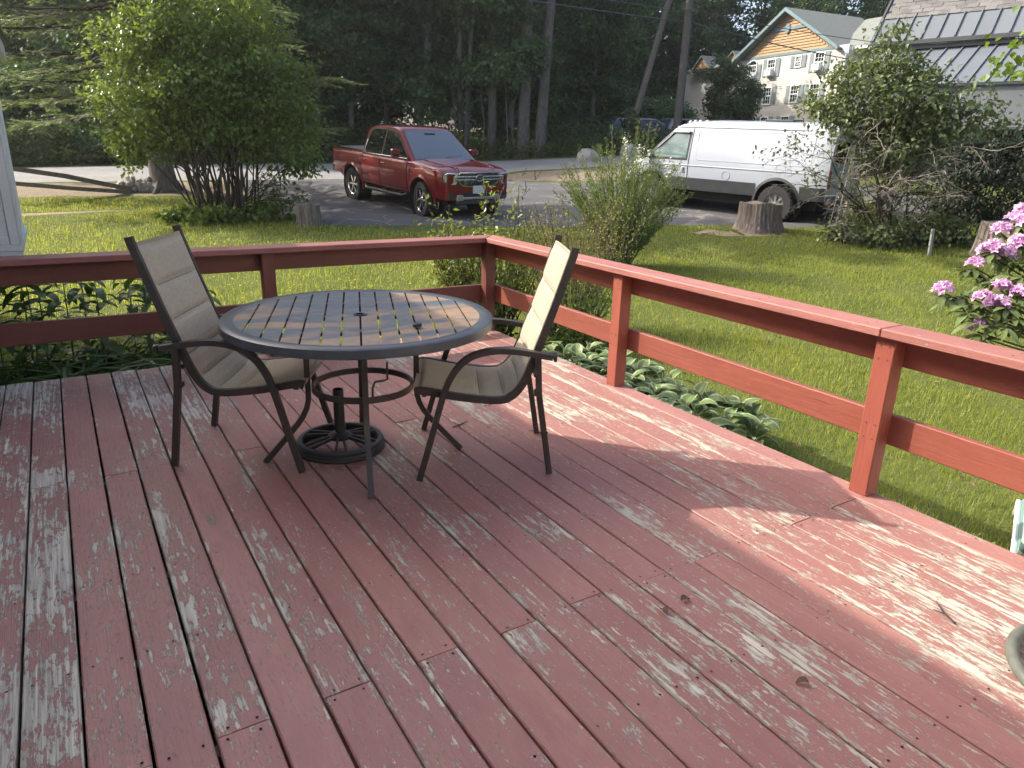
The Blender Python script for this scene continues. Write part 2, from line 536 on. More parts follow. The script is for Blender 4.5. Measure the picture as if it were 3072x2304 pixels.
nails = B()
for i in range(-8, 23):
    x0 = GX0 + PITCH * i; x1 = x0 + PITCH
    if i == 22: x1 = DX1
    if i >= 21: x0 += .0; 
    if i == 21: x1 = 2.972
    if i == 22: x0 = 2.972
    g = rs.uniform(.0042, .0075) + (.0015 if i < 8 else 0)
    a, b_ = x0 + g / 2 + .001, x1 - g / 2
    if i % 2: cuts = [-3.4, 1.655 + rs.uniform(-.012, .012), DY1 + rs.uniform(-.012, .004)]
    else: cuts = [-3.4, -.25, 3.555 + rs.uniform(-.012, .012), DY1 + rs.uniform(-.012, .004)]
    for q in range(len(cuts) - 1):
        gap = .0035 if rs.random() < .3 else .0015
        bare = (i == 1 and q == 0)
        o = plank(a, b_, cuts[q] + gap, cuts[q + 1] - gap, M['deck_bare'] if bare else M['deck'], rs.uniform(-.0018, .0018))
        if bare: o['label'] = 'bare grey unpainted deck board'
        for k in range(-6, 12):
            y = 1.655 + .475 * k
            ys = [y]
            if abs(y - cuts[q]) < .1: ys = [cuts[q] + .02]
            if abs(y - cuts[q + 1]) < .1: ys = [cuts[q + 1] - .02]
            for yy in ys:
                if cuts[q] < yy < cuts[q + 1] and yy > -.6:
                    for fx in (.2, .8):
                        nails.lathe([(.0042, .0014)], (a + (b_ - a) * fx + rs.uniform(-.006, .006), yy + rs.uniform(-.006, .006), 0.0), 6)
tag(nails.build('nail_heads', simple('rusty_nail', (.07, .04, .03), .7), deck, fix=False), kind='stuff')
fb = B().box2((3.066, -3.4, -.26), (3.096, 5.292, -.040)).build('fascia_board', M['rail_y'], deck)
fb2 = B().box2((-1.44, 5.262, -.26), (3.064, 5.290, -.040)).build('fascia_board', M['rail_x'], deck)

# ------------------------------------------------------------------ the railing
rail = thing('deck_railing', 'red painted wooden railing with flat cap and two boards running round the deck corner', 'railing', (3.06, 5.25, 0))
RO = Vector((3.06, 5.25, 0))
def rpart(name, a, b_, mat, bev=.004, label=None):
    c = [(a[k] + b_[k]) / 2 for k in range(3)]
    o = B().box((0, 0, 0), [abs(b_[k] - a[k]) for k in range(3)]).build(name, mat, rail, bevel=bev)
    o.location = Vector(c) - RO
    return o
for y in (5.255, 3.512, 1.690, -.14, -1.95):
    rpart('post', (3.016, y - .045, .001), (3.105, y + .045, .760), M['post_shaded' if y > 5 else 'rail_z'])
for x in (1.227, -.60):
    rpart('post', (x - .045, 5.212, .001), (x + .045, 5.298, .760), M['post_shaded'])
yr = [(5.34, 3.49), (3.486, 1.69), (1.686, -3.4)]
rpart('rail_board', (3.106, -3.4, .622), (3.144, 5.336, .758), M['rail_y'])
rpart('rail_board', (3.106, -3.4, .249), (3.144, 5.336, .391), M['rail_y'])
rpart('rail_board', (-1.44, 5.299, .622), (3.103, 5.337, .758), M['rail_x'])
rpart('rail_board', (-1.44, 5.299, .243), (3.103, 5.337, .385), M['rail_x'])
def cap(poly, mat):
    cx = sum(p[0] for p in poly) / len(poly); cy = sum(p[1] for p in poly) / len(poly)
    o = B().prism([(p[0] - cx, p[1] - cy) for p in poly], -.019, .019, 'xy').build('cap_board', mat, rail, bevel=.004)
    o.location = Vector((cx, cy, .781)) - RO
cap([(2.978, 1.706), (2.978, 5.152), (3.150, 5.345), (3.150, 1.706)], M['cap_y'])
cap([(2.978, -3.4), (2.978, 1.702), (3.150, 1.702), (3.150, -3.4)], M['cap_y'])
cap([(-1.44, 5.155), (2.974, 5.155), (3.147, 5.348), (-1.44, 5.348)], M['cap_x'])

nh = B()
for y in (3.512, 1.690, -.14):
    for z in (.66, .72, .285, .355):
        for dy in (-.02, .022):
            nh.lathe([(.0045, 0), (.0045, .0015), (0, .002)], (0, 0, 0), 6, 'z').xf(Matrix.Translation((3.0155, y + dy, z)) @ Matrix.Rotation(rad(-90), 4, 'Y'), len(nh.v) - 18)
for y in np.arange(-.6, 5.0, .6):
    for x in (3.03, 3.10): nh.lathe([(.005, .8003), (.005, .8012), (0, .8015)], (x, float(y), 0), 6)
o = nh.build('nail_heads', simple('rail_nails', (.11, .06, .045), .7), rail, fix=False); o.location = -RO; o['kind'] = 'stuff'

# ------------------------------------------------------------------ table, chairs, umbrella base
t = NT('table_slate_print'); p = t.geo()
sv = t.vmath('MULTIPLY', t.vmath('ADD', p, (3.3, 1.7, 0)), (1.2, 3.6, 1))
n1 = t.noise(sv, 1.25, 4, .5, .7); n2 = t.noise(p, 9, 5, .6)
c = t.mix(t.ramp(n1, .47, .57), (.085, .105, .120), (.30, .19, .12))
c = t.mix(t.ramp(n1, .56, .66, 0, .45), c, (.28, .24, .17))
c = t.mix(t.ramp(n2, .4, .7, 0, .35), c, (.05, .058, .066))
t.put(col=c, rough=t.ramp(n2, .3, .7, .30, .44), spec=.55); t.bump(n2, .08, .004)
M['slate'] = t.m
M['rimgrey'] = simple('table_rim_coat', (.050, .060, .070), .36, 0, .15, 18)

TC = (1.16, 3.20)
TR = .632
table = thing('round_table', 'round slatted metal table printed in mottled rust and slate blue', 'table', (TC[0], TC[1], 0))
TZ = .735
TA = rad(70)
Rt = Matrix.Rotation(TA, 4, 'Z')
rim = B().lathe([(TR - .062, TZ - .002), (TR - .05, TZ), (TR - .008, TZ), (TR, TZ - .006), (TR, TZ - .042), (TR - .006, TZ - .046), (TR - .012, TZ - .042), (TR - .012, TZ - .012), (TR - .062, TZ - .012)], n=72, close=True)
rim.build('table_rim', M['rimgrey'], table, smooth=40)
ns = 14
ri = TR - .058
pitch = 2 * ri / ns
for i in range(ns):
    a, b_ = -ri + pitch * i + .0045, -ri + pitch * (i + 1) - .0045
    if i == 0: a = -ri
    if i == ns - 1: b_ = ri
    # slats run along local x after turning; ends follow the rim
    pts = []
    K = 7
    for j in range(K):
        y = a + (b_ - a) * j / (K - 1)
        pts.append((math.sqrt(max(0, (ri + .004) ** 2 - y * y)), y))
    poly = pts + [(-q[0], q[1]) for q in pts[::-1]]
    if abs((a + b_) / 2) < pitch:   # the two middle slats are notched round the umbrella hole
        pass
    o = B().prism(poly, TZ - .010, TZ - .003, 'xy').xf(Rt).build('slat', M['slate'], table)
# cross bars under the slats, umbrella sleeve
und = B()
for s_ in (-.30, 0.0, .30):
    L = math.sqrt(ri * ri - s_ * s_) - .01
    und.box2((s_ - .012, -L, TZ - .026), (s_ + .012, L, TZ - .0105))
und.xf(Rt).build('under_frame', M['bronze'], table)
B().lathe([(.021, TZ - .05), (.030, TZ - .05), (.030, TZ + .0008), (.034, TZ + .0008), (.034, TZ + .0022), (.024, TZ + .0022), (.021, TZ)], n=28, close=True).build('umbrella_sleeve', M['rimgrey'], table, smooth=40)
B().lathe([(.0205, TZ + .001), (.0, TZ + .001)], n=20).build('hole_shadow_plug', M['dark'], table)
for k in range(4):
    w = rad(72 + 90 * k)
    d = Vector((math.cos(w), math.sin(w), 0)); sd = Vector((-d.y, d.x, 0))
    path = []
    for (r, z) in [(.262, .722), (.262, .36), (.264, .315), (.274, .275), (.293, .235), (.32, .195), (.38, .125), (.44, .055), (.487, .004)]:
        path.append(d * r + Vector((0, 0, z)))
    B().bar(path, .026, .026, sd).build('leg', M['bronze'], table, smooth=30)
for k in range(4):
    w = rad(72 + 90 * k); d = Vector((math.cos(w), math.sin(w), 0))
B().lathe([(.236, .365), (.246, .365), (.246, .395), (.236, .395)], n=48, close=True).build('ring_brace', M['bronze'], table, smooth=40)
B().tube([(.10, -.07, .50), (.10, -.07, .412), (.075, -.06, .405), (.045, -.045, .40), (.03, -.05, .375), (.028, -.05, .30)], .0055, 6).build('bent_rod', M['bronze'], table, smooth=50)

o = B().lathe([(.0, TZ + .019), (.018, TZ + .019), (.021, TZ + .016), (.021, TZ + .0045), (.016, TZ + .0045)], (1.293, 2.842, 0), 20).build('hole_cap', M['black'], smooth=40)
tag(o, 'small round black cap lying on the tabletop near its front edge', 'cap')

ub = thing('umbrella_base', 'black cast iron umbrella base with spoked ring and empty tube under the table', 'umbrella base', (1.085, 3.365, 0))
B().lathe([(.190, .001), (.226, .001), (.228, .012), (.223, .018), (.226, .024), (.224, .036), (.217, .040), (.220, .046), (.214, .055), (.196, .057), (.190, .050)], n=48, close=True).build('base_ring', M['iron'], ub, smooth=35)
for k in range(6):
    w = rad(60 * k + 12)
    b = B()
    for s_ in (-1, 1):
        b.bar([(.045, s_ * .012, .066), (.12, s_ * .020, .058), (.200, s_ * .030, .046)], .010, .016, (0, 1, 0))
    b.bar([(.198, -.034, .046), (.198, .034, .046)], .012, .014, (0, 0, 1))
    b.xf(Matrix.Rotation(w, 4, 'Z')).build('spoke', M['iron'], ub)
B().lathe([(.0, .055), (.062, .055), (.062, .068), (.044, .082), (.034, .090)], n=24).build('hub', M['iron'], ub, smooth=40)
B().lathe([(.027, .085), (.027, .318), (.0225, .320), (.0225, .20), (.0, .20)], n=24).build('tube', M['iron'], ub, smooth=40)

t = NT('sling_fabric')
co = t.coord()
wv = t.noise(t.vmath('MULTIPLY', co, (260, 60, 60)), 1.0, 3, .6); wv2 = t.noise(t.vmath('MULTIPLY', co, (25, 420, 25)), 1.0, 3, .6)
n1 = t.noise(co, 3.5, 4)
c = t.mix(t.ramp(t.math('ADD', t.math('MULTIPLY', wv, .5), t.math('MULTIPLY', wv2, .5)), .35, .65), (.30, .252, .18), (.44, .38, .285))
c = t.mix(t.ramp(n1, .4, .75, 0, .4), c, (.30, .245, .19))
t.put(col=c, rough=.92, spec=.15, sheen=.2); t.bump(t.math('ADD', wv, wv2), .25, .002)
M['sling'] = t.m

M['seam'] = simple('seam_thread', (.15, .125, .095), .9)
def catmull(P, n):
    P = [Vector(p) for p in P]; out = []
    Q = [P[0] * 2 - P[1]] + P + [P[-1] * 2 - P[-2]]
    for i in range(1, len(Q) - 2):
        for k in range(n):
            u = k / n
            a, b, c, d = Q[i - 1], Q[i], Q[i + 1], Q[i + 2]
            out.append(.5 * ((2 * b) + (c - a) * u + (2 * a - 5 * b + 4 * c - d) * u * u + (3 * b - 3 * c + d - a) * u ** 3))
    out.append(P[-1])
    return out

def make_chair(loc, rz, label):
    ch = thing('patio_chair', label, 'chair', loc, rz, 'patio chairs at the round table')
    prof = catmull([(-.375, 0, 1.065), (-.29, 0, .80), (-.205, 0, .56), (-.165, 0, .465), (-.115, 0, .405), (-.045, 0, .385), (.12, 0, .40), (.30, 0, .432), (.335, 0, .425)], 8)
    L = [0]
    for i in range(1, len(prof)): L.append(L[-1] + (prof[i] - prof[i - 1]).length)
    T = L[-1]
    seams = [.02, .205, .375, .545, .665, .735, .80, .90, 1.0, T - .02]
    seams = [.018, .20, .37, .54, .655, .75, .86, T - .02]
    rows_t, rows_b = [], []
    NS, NY = 150, 11
    for i in range(NS + 1):
        s_ = T * i / NS
        k = max(j for j in range(len(L)) if L[j] <= s_ + 1e-9); k = min(k, len(L) - 2)
        f = (s_ - L[k]) / (L[k + 1] - L[k]); p = prof[k].lerp(prof[k + 1], f)
        tg = (prof[k + 1] - prof[k]).normalized(); nm = Vector((-tg.z, 0, tg.x))
        if nm.x < 0 and nm.z < .2: nm = -nm
        if nm.z < 0: nm = -nm
        dd = min(abs(s_ - q) for q in seams)
        puff = .015 * (1 - math.exp(-(dd / .016) ** 2)) 
        puff -= .006 * math.exp(-(dd / .004) ** 2)
        hw = .238
        rt, rb = [], []
        for j in range(NY):
            v = -1 + 2 * j / (NY - 1)
            ed = (1 - abs(v)) * hw
            pe = puff * min(1, ed / .03) if ed < .03 else puff
            sag = -.012 * (1 - v * v) * (1 if s_ > .5 else .6)
            q = p + nm * (.006 + pe + sag); rt.append((q.x, v * hw, q.z))
            q = p + nm * (-.006 + sag); rb.append((q.x, v * hw, q.z))
        rows_t.append(rt); rows_b.append(rb)
    b = B(); b.grid(rows_t); k0 = len(b.v); b.grid(rows_b, True)
    n = NY
    for i in range(NS):
        for j in (0, NY - 1):
            f = (i * n + j, (i + 1) * n + j, k0 + (i + 1) * n + j, k0 + i * n + j)
            b.f.append(f)
    for j in range(NY - 1):
        for i in (0, NS): b.f.append((i * n + j, i * n + j + 1, k0 + i * n + j + 1, k0 + i * n + j))
    b.build('sling', M['sling'], ch, smooth=60)
    sm_ = B()
    for q in seams[1:-1]:
        i = int(round(q / T * NS)); a_, b2 = rows_t[i], rows_t[i + 1]
        sm_.tube([(p[0], p[1], p[2] + .0006) for p in a_[1:-1]], .0022, 4)
    sm_.build('seam', M['seam'], ch)
    for s_ in (-1, 1):
        y = s_ * .250
        pr = [(p.x - .004, y, p.z - .008) for p in prof]
        pr = [(prof[0].x - .012, y, prof[0].z + .028)] + pr
        B().bar(pr, .024, .034, (0, 1, 0)).build('side_rail', M['bronze'], ch, smooth=35)
        # front leg that bends over into the arm, back leg under the arm's end
        yf, yb = s_ * .325, s_ * .262
        arm = catmull([(.315, yf, .003), (.255, s_ * .315, .22), (.200, s_ * .305, .42), (.160, s_ * .302, .515), (.095, s_ * .298, .590), (.00, s_ * .295, .626), (-.12, s_ * .290, .628), (-.30, s_ * .285, .598)], 6)
        B().bar(arm[:22], .028, .028, (0, 1, 0)).build('leg', M['bronze'], ch, smooth=35)
        B().bar(arm[21:], .040, .026, (0, 1, 0)).build('arm', M['bronze'], ch, smooth=35)
        B().bar([(-.235, s_ * .278, .597), (-.245, s_ * .274, .42), (-.312, yb, .003)], .028, .028, (0, 1, 0)).build('leg', M['bronze'], ch, smooth=30)
        c2 = B()
        c2.box((-.313, s_ * .285, .596), (.012, .044, .032)); c2.build('arm_cap', M['black'], ch)
    fr = B()
    for x, z, w in ((.29, .405, .50), (-.10, .372, .49), (-.235, .50, .50), (.225, .335, .61)):
        if w > .55: continue
        fr.box((x, 0, z), (.022, w, .022))
    fr.box((-.235, .268, .42), (.024, .035, .024)).box((-.235, -.268, .42), (.024, .035, .024))
    fr.box((.205, .281, .405), (.024, .06, .024)).box((.205, -.281, .405), (.024, .06, .024))
    fr.build('cross_bars', M['bronze'], ch)
    return ch
make_chair((.712, 3.592, .0), rad(-30), 'tan padded sling chair on the shaded side of the table beside the left railing')
make_chair((1.702, 2.950, .0), rad(153), 'tan padded sling chair with a sunlit back turned to the right railing')

# ------------------------------------------------------------------ vehicles
def car_paint(name, col, metal=.3, rough=.32):
    t = NT(name)
    n = t.noise(t.coord(), 900, 2); d = t.noise(t.coord(), 2.2, 4)
    c = t.mix(t.ramp(n, .4, .7, 0, .25), col, tuple(min(1, x * 1.8 + .01) for x in col))
    c = t.mix(t.ramp(d, .45, .8, 0, .02), c, (.25, .22, .18))
    t.put(col=c, metal=metal, rough=rough, coat=.7, coatr=.03, spec=.3)
    return t.m
M['red'] = car_paint('deep_red_metallic_paint', (.15, .003, .007), .2, .28)
M['red2'] = car_paint('bright_red_paint', (.42, .035, .025), .0, .35)
M['white'] = car_paint('white_van_paint', (.36, .39, .435), .0, .38)
M['grey_car'] = car_paint('dark_grey_paint', (.05, .058, .068), .3, .3)
M['silver'] = car_paint('silver_paint', (.42, .43, .45), .5, .3)
t = NT('tinted_glass'); t.put(col=(.012, .014, .015), rough=.04, spec=.8, coat=.3); M['glass'] = t.m
t = NT('windshield_glass'); t.put(col=(.07, .09, .11), rough=.10, spec=.8, coat=.7, coatr=.03); M['shield'] = t.m
t = NT('green_glass'); n = t.noise(t.coord(), 2.0, 3); t.put(col=t.mix(t.ramp(n, .3, .7), (.07, .12, .11), (.14, .22, .20)), rough=.08, spec=.8, coat=.6, coatr=.03); M['green_glass'] = t.m
t = NT('lamp_glass'); n = t.vor(t.coord(), 40); t.put(col=t.mix(n, (.55, .58, .6), (.22, .23, .24)), rough=.08, metal=.3, coat=1.0); M['lamp'] = t.m
M['amber'] = simple('amber_lens', (.55, .20, .02), .2, 0, .1, 20, 0, .8)
M['tail'] = simple('red_lens', (.35, .01, .01), .2, 0, .1, 20, 0, .8)
M['steel'] = simple('satin_steel', (.45, .45, .45), .3, .9, .1, 20)
M['clad'] = simple('dark_grey_cladding', (.042, .047, .050), .5, 0, .2, 4)

def wheel(parent, c, R, W, rimR, side, steer=0.0, spokes=6, rimmat='chrome', lugs=34, proto=None):
    """side +1: outer face towards +y"""
    w = bpy.data.objects.new('wheel', None); link(w, parent); w.location = c
    w.rotation_euler = (0, 0, steer + (0 if side > 0 else PI))
    if proto:
        for ch in proto.children:
            same(ch, ch.name.split('.')[0], w)
        return w
    h = W / 2
    b = B().lathe([(rimR * .96, -h * .8), (rimR * 1.05, -h), (R * .93, -h), (R * .985, -h * .80), (R, -h * .4), (R, h * .4), (R * .985, h * .80), (R * .93, h), (rimR * 1.05, h), (rimR * .96, h * .8)], n=44, axis='y', close=True)
    for k in range(lugs):
        for s_ in (-1, 1):
            m4 = Matrix.Rotation(2 * PI * (k + (.5 if s_ > 0 else 0)) / lugs, 4, 'Y')
            k0 = len(b.v); b.box((R * .985, s_ * h * .72, 0), (R * .05, h * .5, R * .085)); b.xf(m4, k0)
    b.build('tyre', M['rubber'], w, smooth=40)
    r = B().lathe([(rimR * .99, -h * .7), (rimR, h * .82), (rimR * .95, h * .9), (rimR * .90, h * .82), (rimR * .86, h * .35), (rimR * .25, h * .30), (0, h * .30)], n=36, axis='y')
    r.build('rim_barrel', M['black'] if rimmat == 'chrome' else M['steel'], w, smooth=40)
    s = B()
    for k in range(spokes):
        m4 = Matrix.Rotation(2 * PI * k / spokes, 4, 'Y'); k0 = len(s.v)
        s.prism([(rimR * .10, -rimR * .10), (rimR * .93, -rimR * .11), (rimR * .93, rimR * .11), (rimR * .10, rimR * .085)], h * .46, h * .72)
        s.xf(m4, k0)
    s.lathe([(rimR * .985, h * .80), (rimR * .97, h * .92), (rimR * .90, h * .84), (rimR * .90, h * .6)], n=36, axis='y', cap=False)
    s.lathe([(rimR * .24, h * .5), (rimR * .22, h * .82), (0, h * .86)], n=18, axis='y')
    s.build('rim', M[rimmat], w, smooth=35)
    return w

def lerp_tab(tab):
    a = np.array(tab, float)
    return lambda v: float(np.interp(v, a[:, 0], a[:, 1]))

def loft(b, rows):
    """rows of half sections (y>=0, bottom to top centre): mirrored skin"""
    full = []
    for (x, sec) in rows:
        r = [(x, y, z) for (y, z) in sec]
        full.append(r + [(x, -y, z) for (y, z) in sec[::-1][1:]])
    b.grid(full)
    for r, flip in ((full[0], False), (full[-1], True)):
        k = len(b.v); b.v += r
        b.f.append(tuple(range(k, k + len(r)))[::1 if flip else -1])

def side_patch(b, yfun, x0, x1, z0, z1, side, off, nx=8, nz=8, shear=None, thick=.012):
    G = []
    for i in range(nz + 1):
        z = z0 + (z1 - z0) * i / nz
        a, c = (x0(z) if callable(x0) else x0), (x1(z) if callable(x1) else x1)
        G.append([(a + (c - a) * j / nx, side * (yfun(a + (c - a) * j / nx, z) + off), z) for j in range(nx + 1)])
    b.grid(G)
    I = [[(p[0], p[1] - side * thick, p[2]) for p in r] for r in G]
    edge = [G[0][j] for j in range(nx + 1)] + [G[i][nx] for i in range(1, nz + 1)] + [G[nz][j] for j in range(nx - 1, -1, -1)] + [G[i][0] for i in range(nz - 1, 0, -1)]
    edi = [I[0][j] for j in range(nx + 1)] + [I[i][nx] for i in range(1, nz + 1)] + [I[nz][j] for j in range(nx - 1, -1, -1)] + [I[i][0] for i in range(nz - 1, 0, -1)]
    b.grid([edge + edge[:1], edi + edi[:1]])

def arch_bot(x, sill, axles, R, zc):
    z = sill
    for a in axles:
        d = abs(x - a)
        if d < R: z = max(z, zc + math.sqrt(R * R - d * d))
    return z

def stations(x0, x1, axles, R, extra=()):
    xs = set(np.round(np.linspace(x0, x1, 34), 3)) | set(extra)
    for a in axles:
        for k in range(0, 15): xs.add(round(a - R * math.cos(PI * k / 14), 3))
        xs.add(round(a - R - .002, 3)); xs.add(round(a + R + .002, 3))
    return sorted(x for x in xs if x0 <= x <= x1)

def place(root, loc, heading, pitch=0.0, roll=0.0):
    root.location = loc
    root.rotation_mode = 'ZYX'
    root.rotation_euler = (0, 0, 0)
    m = Matrix.Rotation(heading, 4, 'Z') @ Matrix.Rotation(pitch, 4, 'Y') @ Matrix.Rotation(roll, 4, 'X')
    root.rotation_mode = 'XYZ'
    root.rotation_euler = m.to_euler('XYZ')

# ---- the red pickup
tr = thing('pickup_truck', 'dark red crew cab pickup truck with chrome grille parked nose out on the driveway', 'pickup truck')
AX = (1.635, -1.635)
wz = lerp_tab([(.40, .86), (.55, .905), (.75, .945), (.95, .952), (1.08, .935), (1.16, .90), (1.30, .86)])
fx = lerp_tab([(-2.78, .93), (-2.6, .985), (-2.3, 1), (1.9, 1), (2.2, .985), (2.36, .95), (2.45, .90), (2.50, .82)])
ztop = lerp_tab([(-2.78, 1.19), (-1.12, 1.215), (-1.10, 1.185), (1.05, 1.175), (1.25, 1.185), (2.2, 1.115), (2.44, 1.06), (2.50, 1.00)])
ty = lambda x, z: wz(z) * fx(x)
rows = []
for x in stations(-2.78, 2.50, AX, .475, (-1.12, -1.10, 1.05, 1.25)):
    zb = arch_bot(x, .50 if -2.2 < x < 2.2 else (.47 if x > 0 else .62), AX, .475, .40)
    zt = ztop(x); f = fx(x)
    sec = []
    for k in range(7):
        z = zb + (zt - .075 - zb) * k / 6
        sec.append((ty(x, z), z))
    e = ty(x, zt - .075)
    crown = .035 if x > 1.1 else .0
    sec += [(e - .018, zt - .035), (e - .055, zt - .008), (e - .13, zt + .004), (.45 * f, zt + .010 + crown * .8), (0, zt + .012 + crown)]
    rows.append((x, sec))
b = B(); loft(b, rows)
b.build('body', M['red'], tr, smooth=38)
wg = lambda z: .890 - (z - 1.15) * .285
zroof = lerp_tab([(-1.14, 1.17), (-1.09, 1.46), (-1.03, 1.74), (-.97, 1.800), (-.85, 1.835), (-.40, 1.858), (.10, 1.855), (.30, 1.830), (.40, 1.785), (1.24, 1.16)])
rows = []
for x in np.round(np.linspace(-1.16, 1.24, 49), 3):
    zr = zroof(x)
    z0 = 1.12
    zt = max(z0 + .02, zr)
    sec = [(wg(z0), z0)] + [(wg(z0 + (zt - .03 - z0) * k / 5), z0 + (zt - .03 - z0) * k / 5) for k in range(1, 6)]
    e = wg(zt)
    sec += [(e - .035, zt - .006), (e - .10, zt + .010), (e * .5, zt + .022), (0, zt + .026)]
    rows.append((x, sec))
b = B(); loft(b, rows); b.build('cab', M['red'], tr, smooth=30)
# windscreen: a panel lying on the sloping front of the cab
def on_cab(x, y):
    zr = zroof(x); e = wg(zr)
    a = abs(y)
    return zr + (.010 + .016 * (1 - min(1, a / (e - .10)) ** 2) if a < e - .10 else .010 - .016 * (a - e + .10) / .065)
G = []
for i in range(13):
    x = .43 + (1.20 - .43) * i / 12
    hw = wg(zroof(x)) - .085
    G.append([(x, -hw + 2 * hw * j / 14, on_cab(x, -hw + 2 * hw * j / 14) + .007) for j in range(15)])
B().grid(G).build('windshield', M['shield'], tr, smooth=60)
B().box((.50, 0, 1.715), (.10, .26, .05)).build('mirror_housing', M['black'], tr)
wp = B(); wp.tube([(1.17, -.55, 1.235), (1.10, -.05, 1.285)], .007).tube([(1.17, .05, 1.245), (1.10, .55, 1.285)], .007)
wp.build('wiper', M['black'], tr)
def cab_glass(poly, name, side, off=.004, mat='glass', th=.006):
    v = [(x, side * (wg(z) + off), z) for x, z in poly]; w_ = [(x, side * (wg(z) + off - th), z) for x, z in poly]
    n = len(poly); bb = B()
    bb.add(v + w_, [tuple(range(n)), tuple(range(2 * n - 1, n - 1, -1))] + [(i, (i + 1) % n, n + (i + 1) % n, n + i) for i in range(n)])
    return bb.build(name, M[mat], tr)
WF = [(.985, 1.235), (.32, 1.715), (.05, 1.762), (-.13, 1.770), (-.15, 1.215)]
WR = [(-.21, 1.215), (-.20, 1.770), (-.74, 1.760), (-.86, 1.725), (-.96, 1.50), (-1.005, 1.30), (-.96, 1.225)]
OUT = [(1.05, 1.205), (.33, 1.742), (.06, 1.788), (-.74, 1.788), (-.89, 1.750), (-.99, 1.505), (-1.04, 1.290), (-.975, 1.192)]
for s_ in (-1, 1):
    cab_glass(OUT, 'window_surround', s_, .001, 'black', .01)
    cab_glass(WF, 'window', s_, .005); cab_glass(WR, 'window', s_, .005)
    ch = B()
    ch.tube([(x, s_ * (wg(z) + .006), z) for x, z in [(.98, 1.208), (-.95, 1.196), (-1.03, 1.262), (-1.025, 1.33), (-.98, 1.51)]], .010, 6)
    ch.build('window_trim', M['chrome'], tr, smooth=50)
    for (a, c) in ((1.06, -.175), (-.185, -1.085)):
        d = B(); side_patch(d, ty, a - .012, c + .012, .575, 1.105, s_, .004, 8, 8); d.build('door', M['red'], tr, smooth=40)
    gp = B()
    for a in (1.065, -.18, -1.09):
        gp.tube([(a, s_ * (ty(a, z) + .0015), z) for z in np.linspace(.52, 1.13, 8)], .0065, 4)
    gp.tube([(1.065, s_ * (ty(1.06, .57)), .565), (-1.09, s_ * ty(-1.0, .57), .565)], .006, 4)
    gp.build('door_gap', M['dark'], tr)
    for a in (.0, -.93):
        B().box((a, s_ * (ty(a, 1.03) + .018), 1.035), (.19, .022, .032)).build('door_handle', M['red'], tr, bevel=.006)
    # flares
    for a in AX:
        fl = B(); G0, G1, G2 = [], [], []
        for k in range(25):
            w = PI * (k / 24) * 1.10 - .05 * PI
            for G, r, dy in ((G0, .470, .0), (G1, .478, .026), (G2, .535, .008)):
                x, z = a + r * math.cos(w), .40 + r * math.sin(w)
                G.append((x, s_ * (ty(max(-2.7, min(2.4, x)), max(.45, z)) + dy), z))
        fl.grid([[(p[0], p[1] - s_ * .05, p[2]) for p in G0], G0, G1, G2]).build('wheel_flare', M['red'], tr, smooth=50)
        ln = B().lathe([(.469, -.16), (.469, .135)], (a, s_ * .77, .40), 32, 'y', cap=False)
        ln.lathe([(.469, -.16 * 1), (.02, -.16)], (a, s_ * .77, .40), 32, 'y', cap=False) if s_ > 0 else ln.lathe([(.469, .16), (.02, .16)], (a, s_ * .77, .40), 32, 'y', cap=False)
        ln.build('wheel_liner', M['dark'], tr, fix=False)
    rb = B().tube([(1.02, s_ * .90, .455), (.92, s_ * .965, .40), (-.82, s_ * .965, .40), (-.95, s_ * .90, .455)], .038, 8)
    for a in (.75, 0, -.72): rb.box((a, s_ * .87, .45), (.05, .17, .03)).box((a, s_ * .80, .49), (.05, .03, .10))
    rb.build('running_board', M['black'], tr, smooth=50)
    mb = B(); G = []
    mir = B().box((.80, s_ * 1.075, 1.335), (.13, .215, .145)).build('mirror', M['red'], tr, bevel=.03)
    B().box((.80, s_ * 1.03, 1.248), (.11, .27, .035)).build('mirror_foot', M['black'], tr, bevel=.008)
    vt = B(); vt.box((1.17, s_ * (ty(1.17, .98) + .004), .955), (.075, .02, .15)).build('fender_vent', M['black'], tr, bevel=.01)
    B().tube([(1.185, s_ * (ty(1.17, 1.03) + .016), 1.03), (1.15, s_ * (ty(1.17, .99) + .016), .985)], .009).build('vent_badge', M['chrome'], tr)
    B().box((-2.74, s_ * .80, 1.02), (.10, .16, .34)).build('tail_light', M['tail'], tr, bevel=.02)
# underbody
un = B().box2((-2.55, -.66, .33), (2.30, .66, .56)); un.build('chassis', M['dark'], tr)
B().box2((-2.70, -.735, 1.223), (-1.17, .735, 1.243)).build('bed_cover', simple('grey_vinyl_tonneau', (.10, .11, .11), .55, 0, .15, 5), tr, bevel=.008)
bk = B().box2((-2.90, -.86, .60), (-2.74, .86, .80)); bk.build('rear_bumper', M['black'], tr, bevel=.03)
B().box2((-2.98, -.05, .48), (-2.6, .05, .54)).build('tow_hitch', M['black'], tr)
B().tube([(-.30, 0, 1.885), (-.36, 0, 1.93), (-.52, 0, 2.10)], [.03, .012, .004], 6).build('aerial', M['black'], tr)
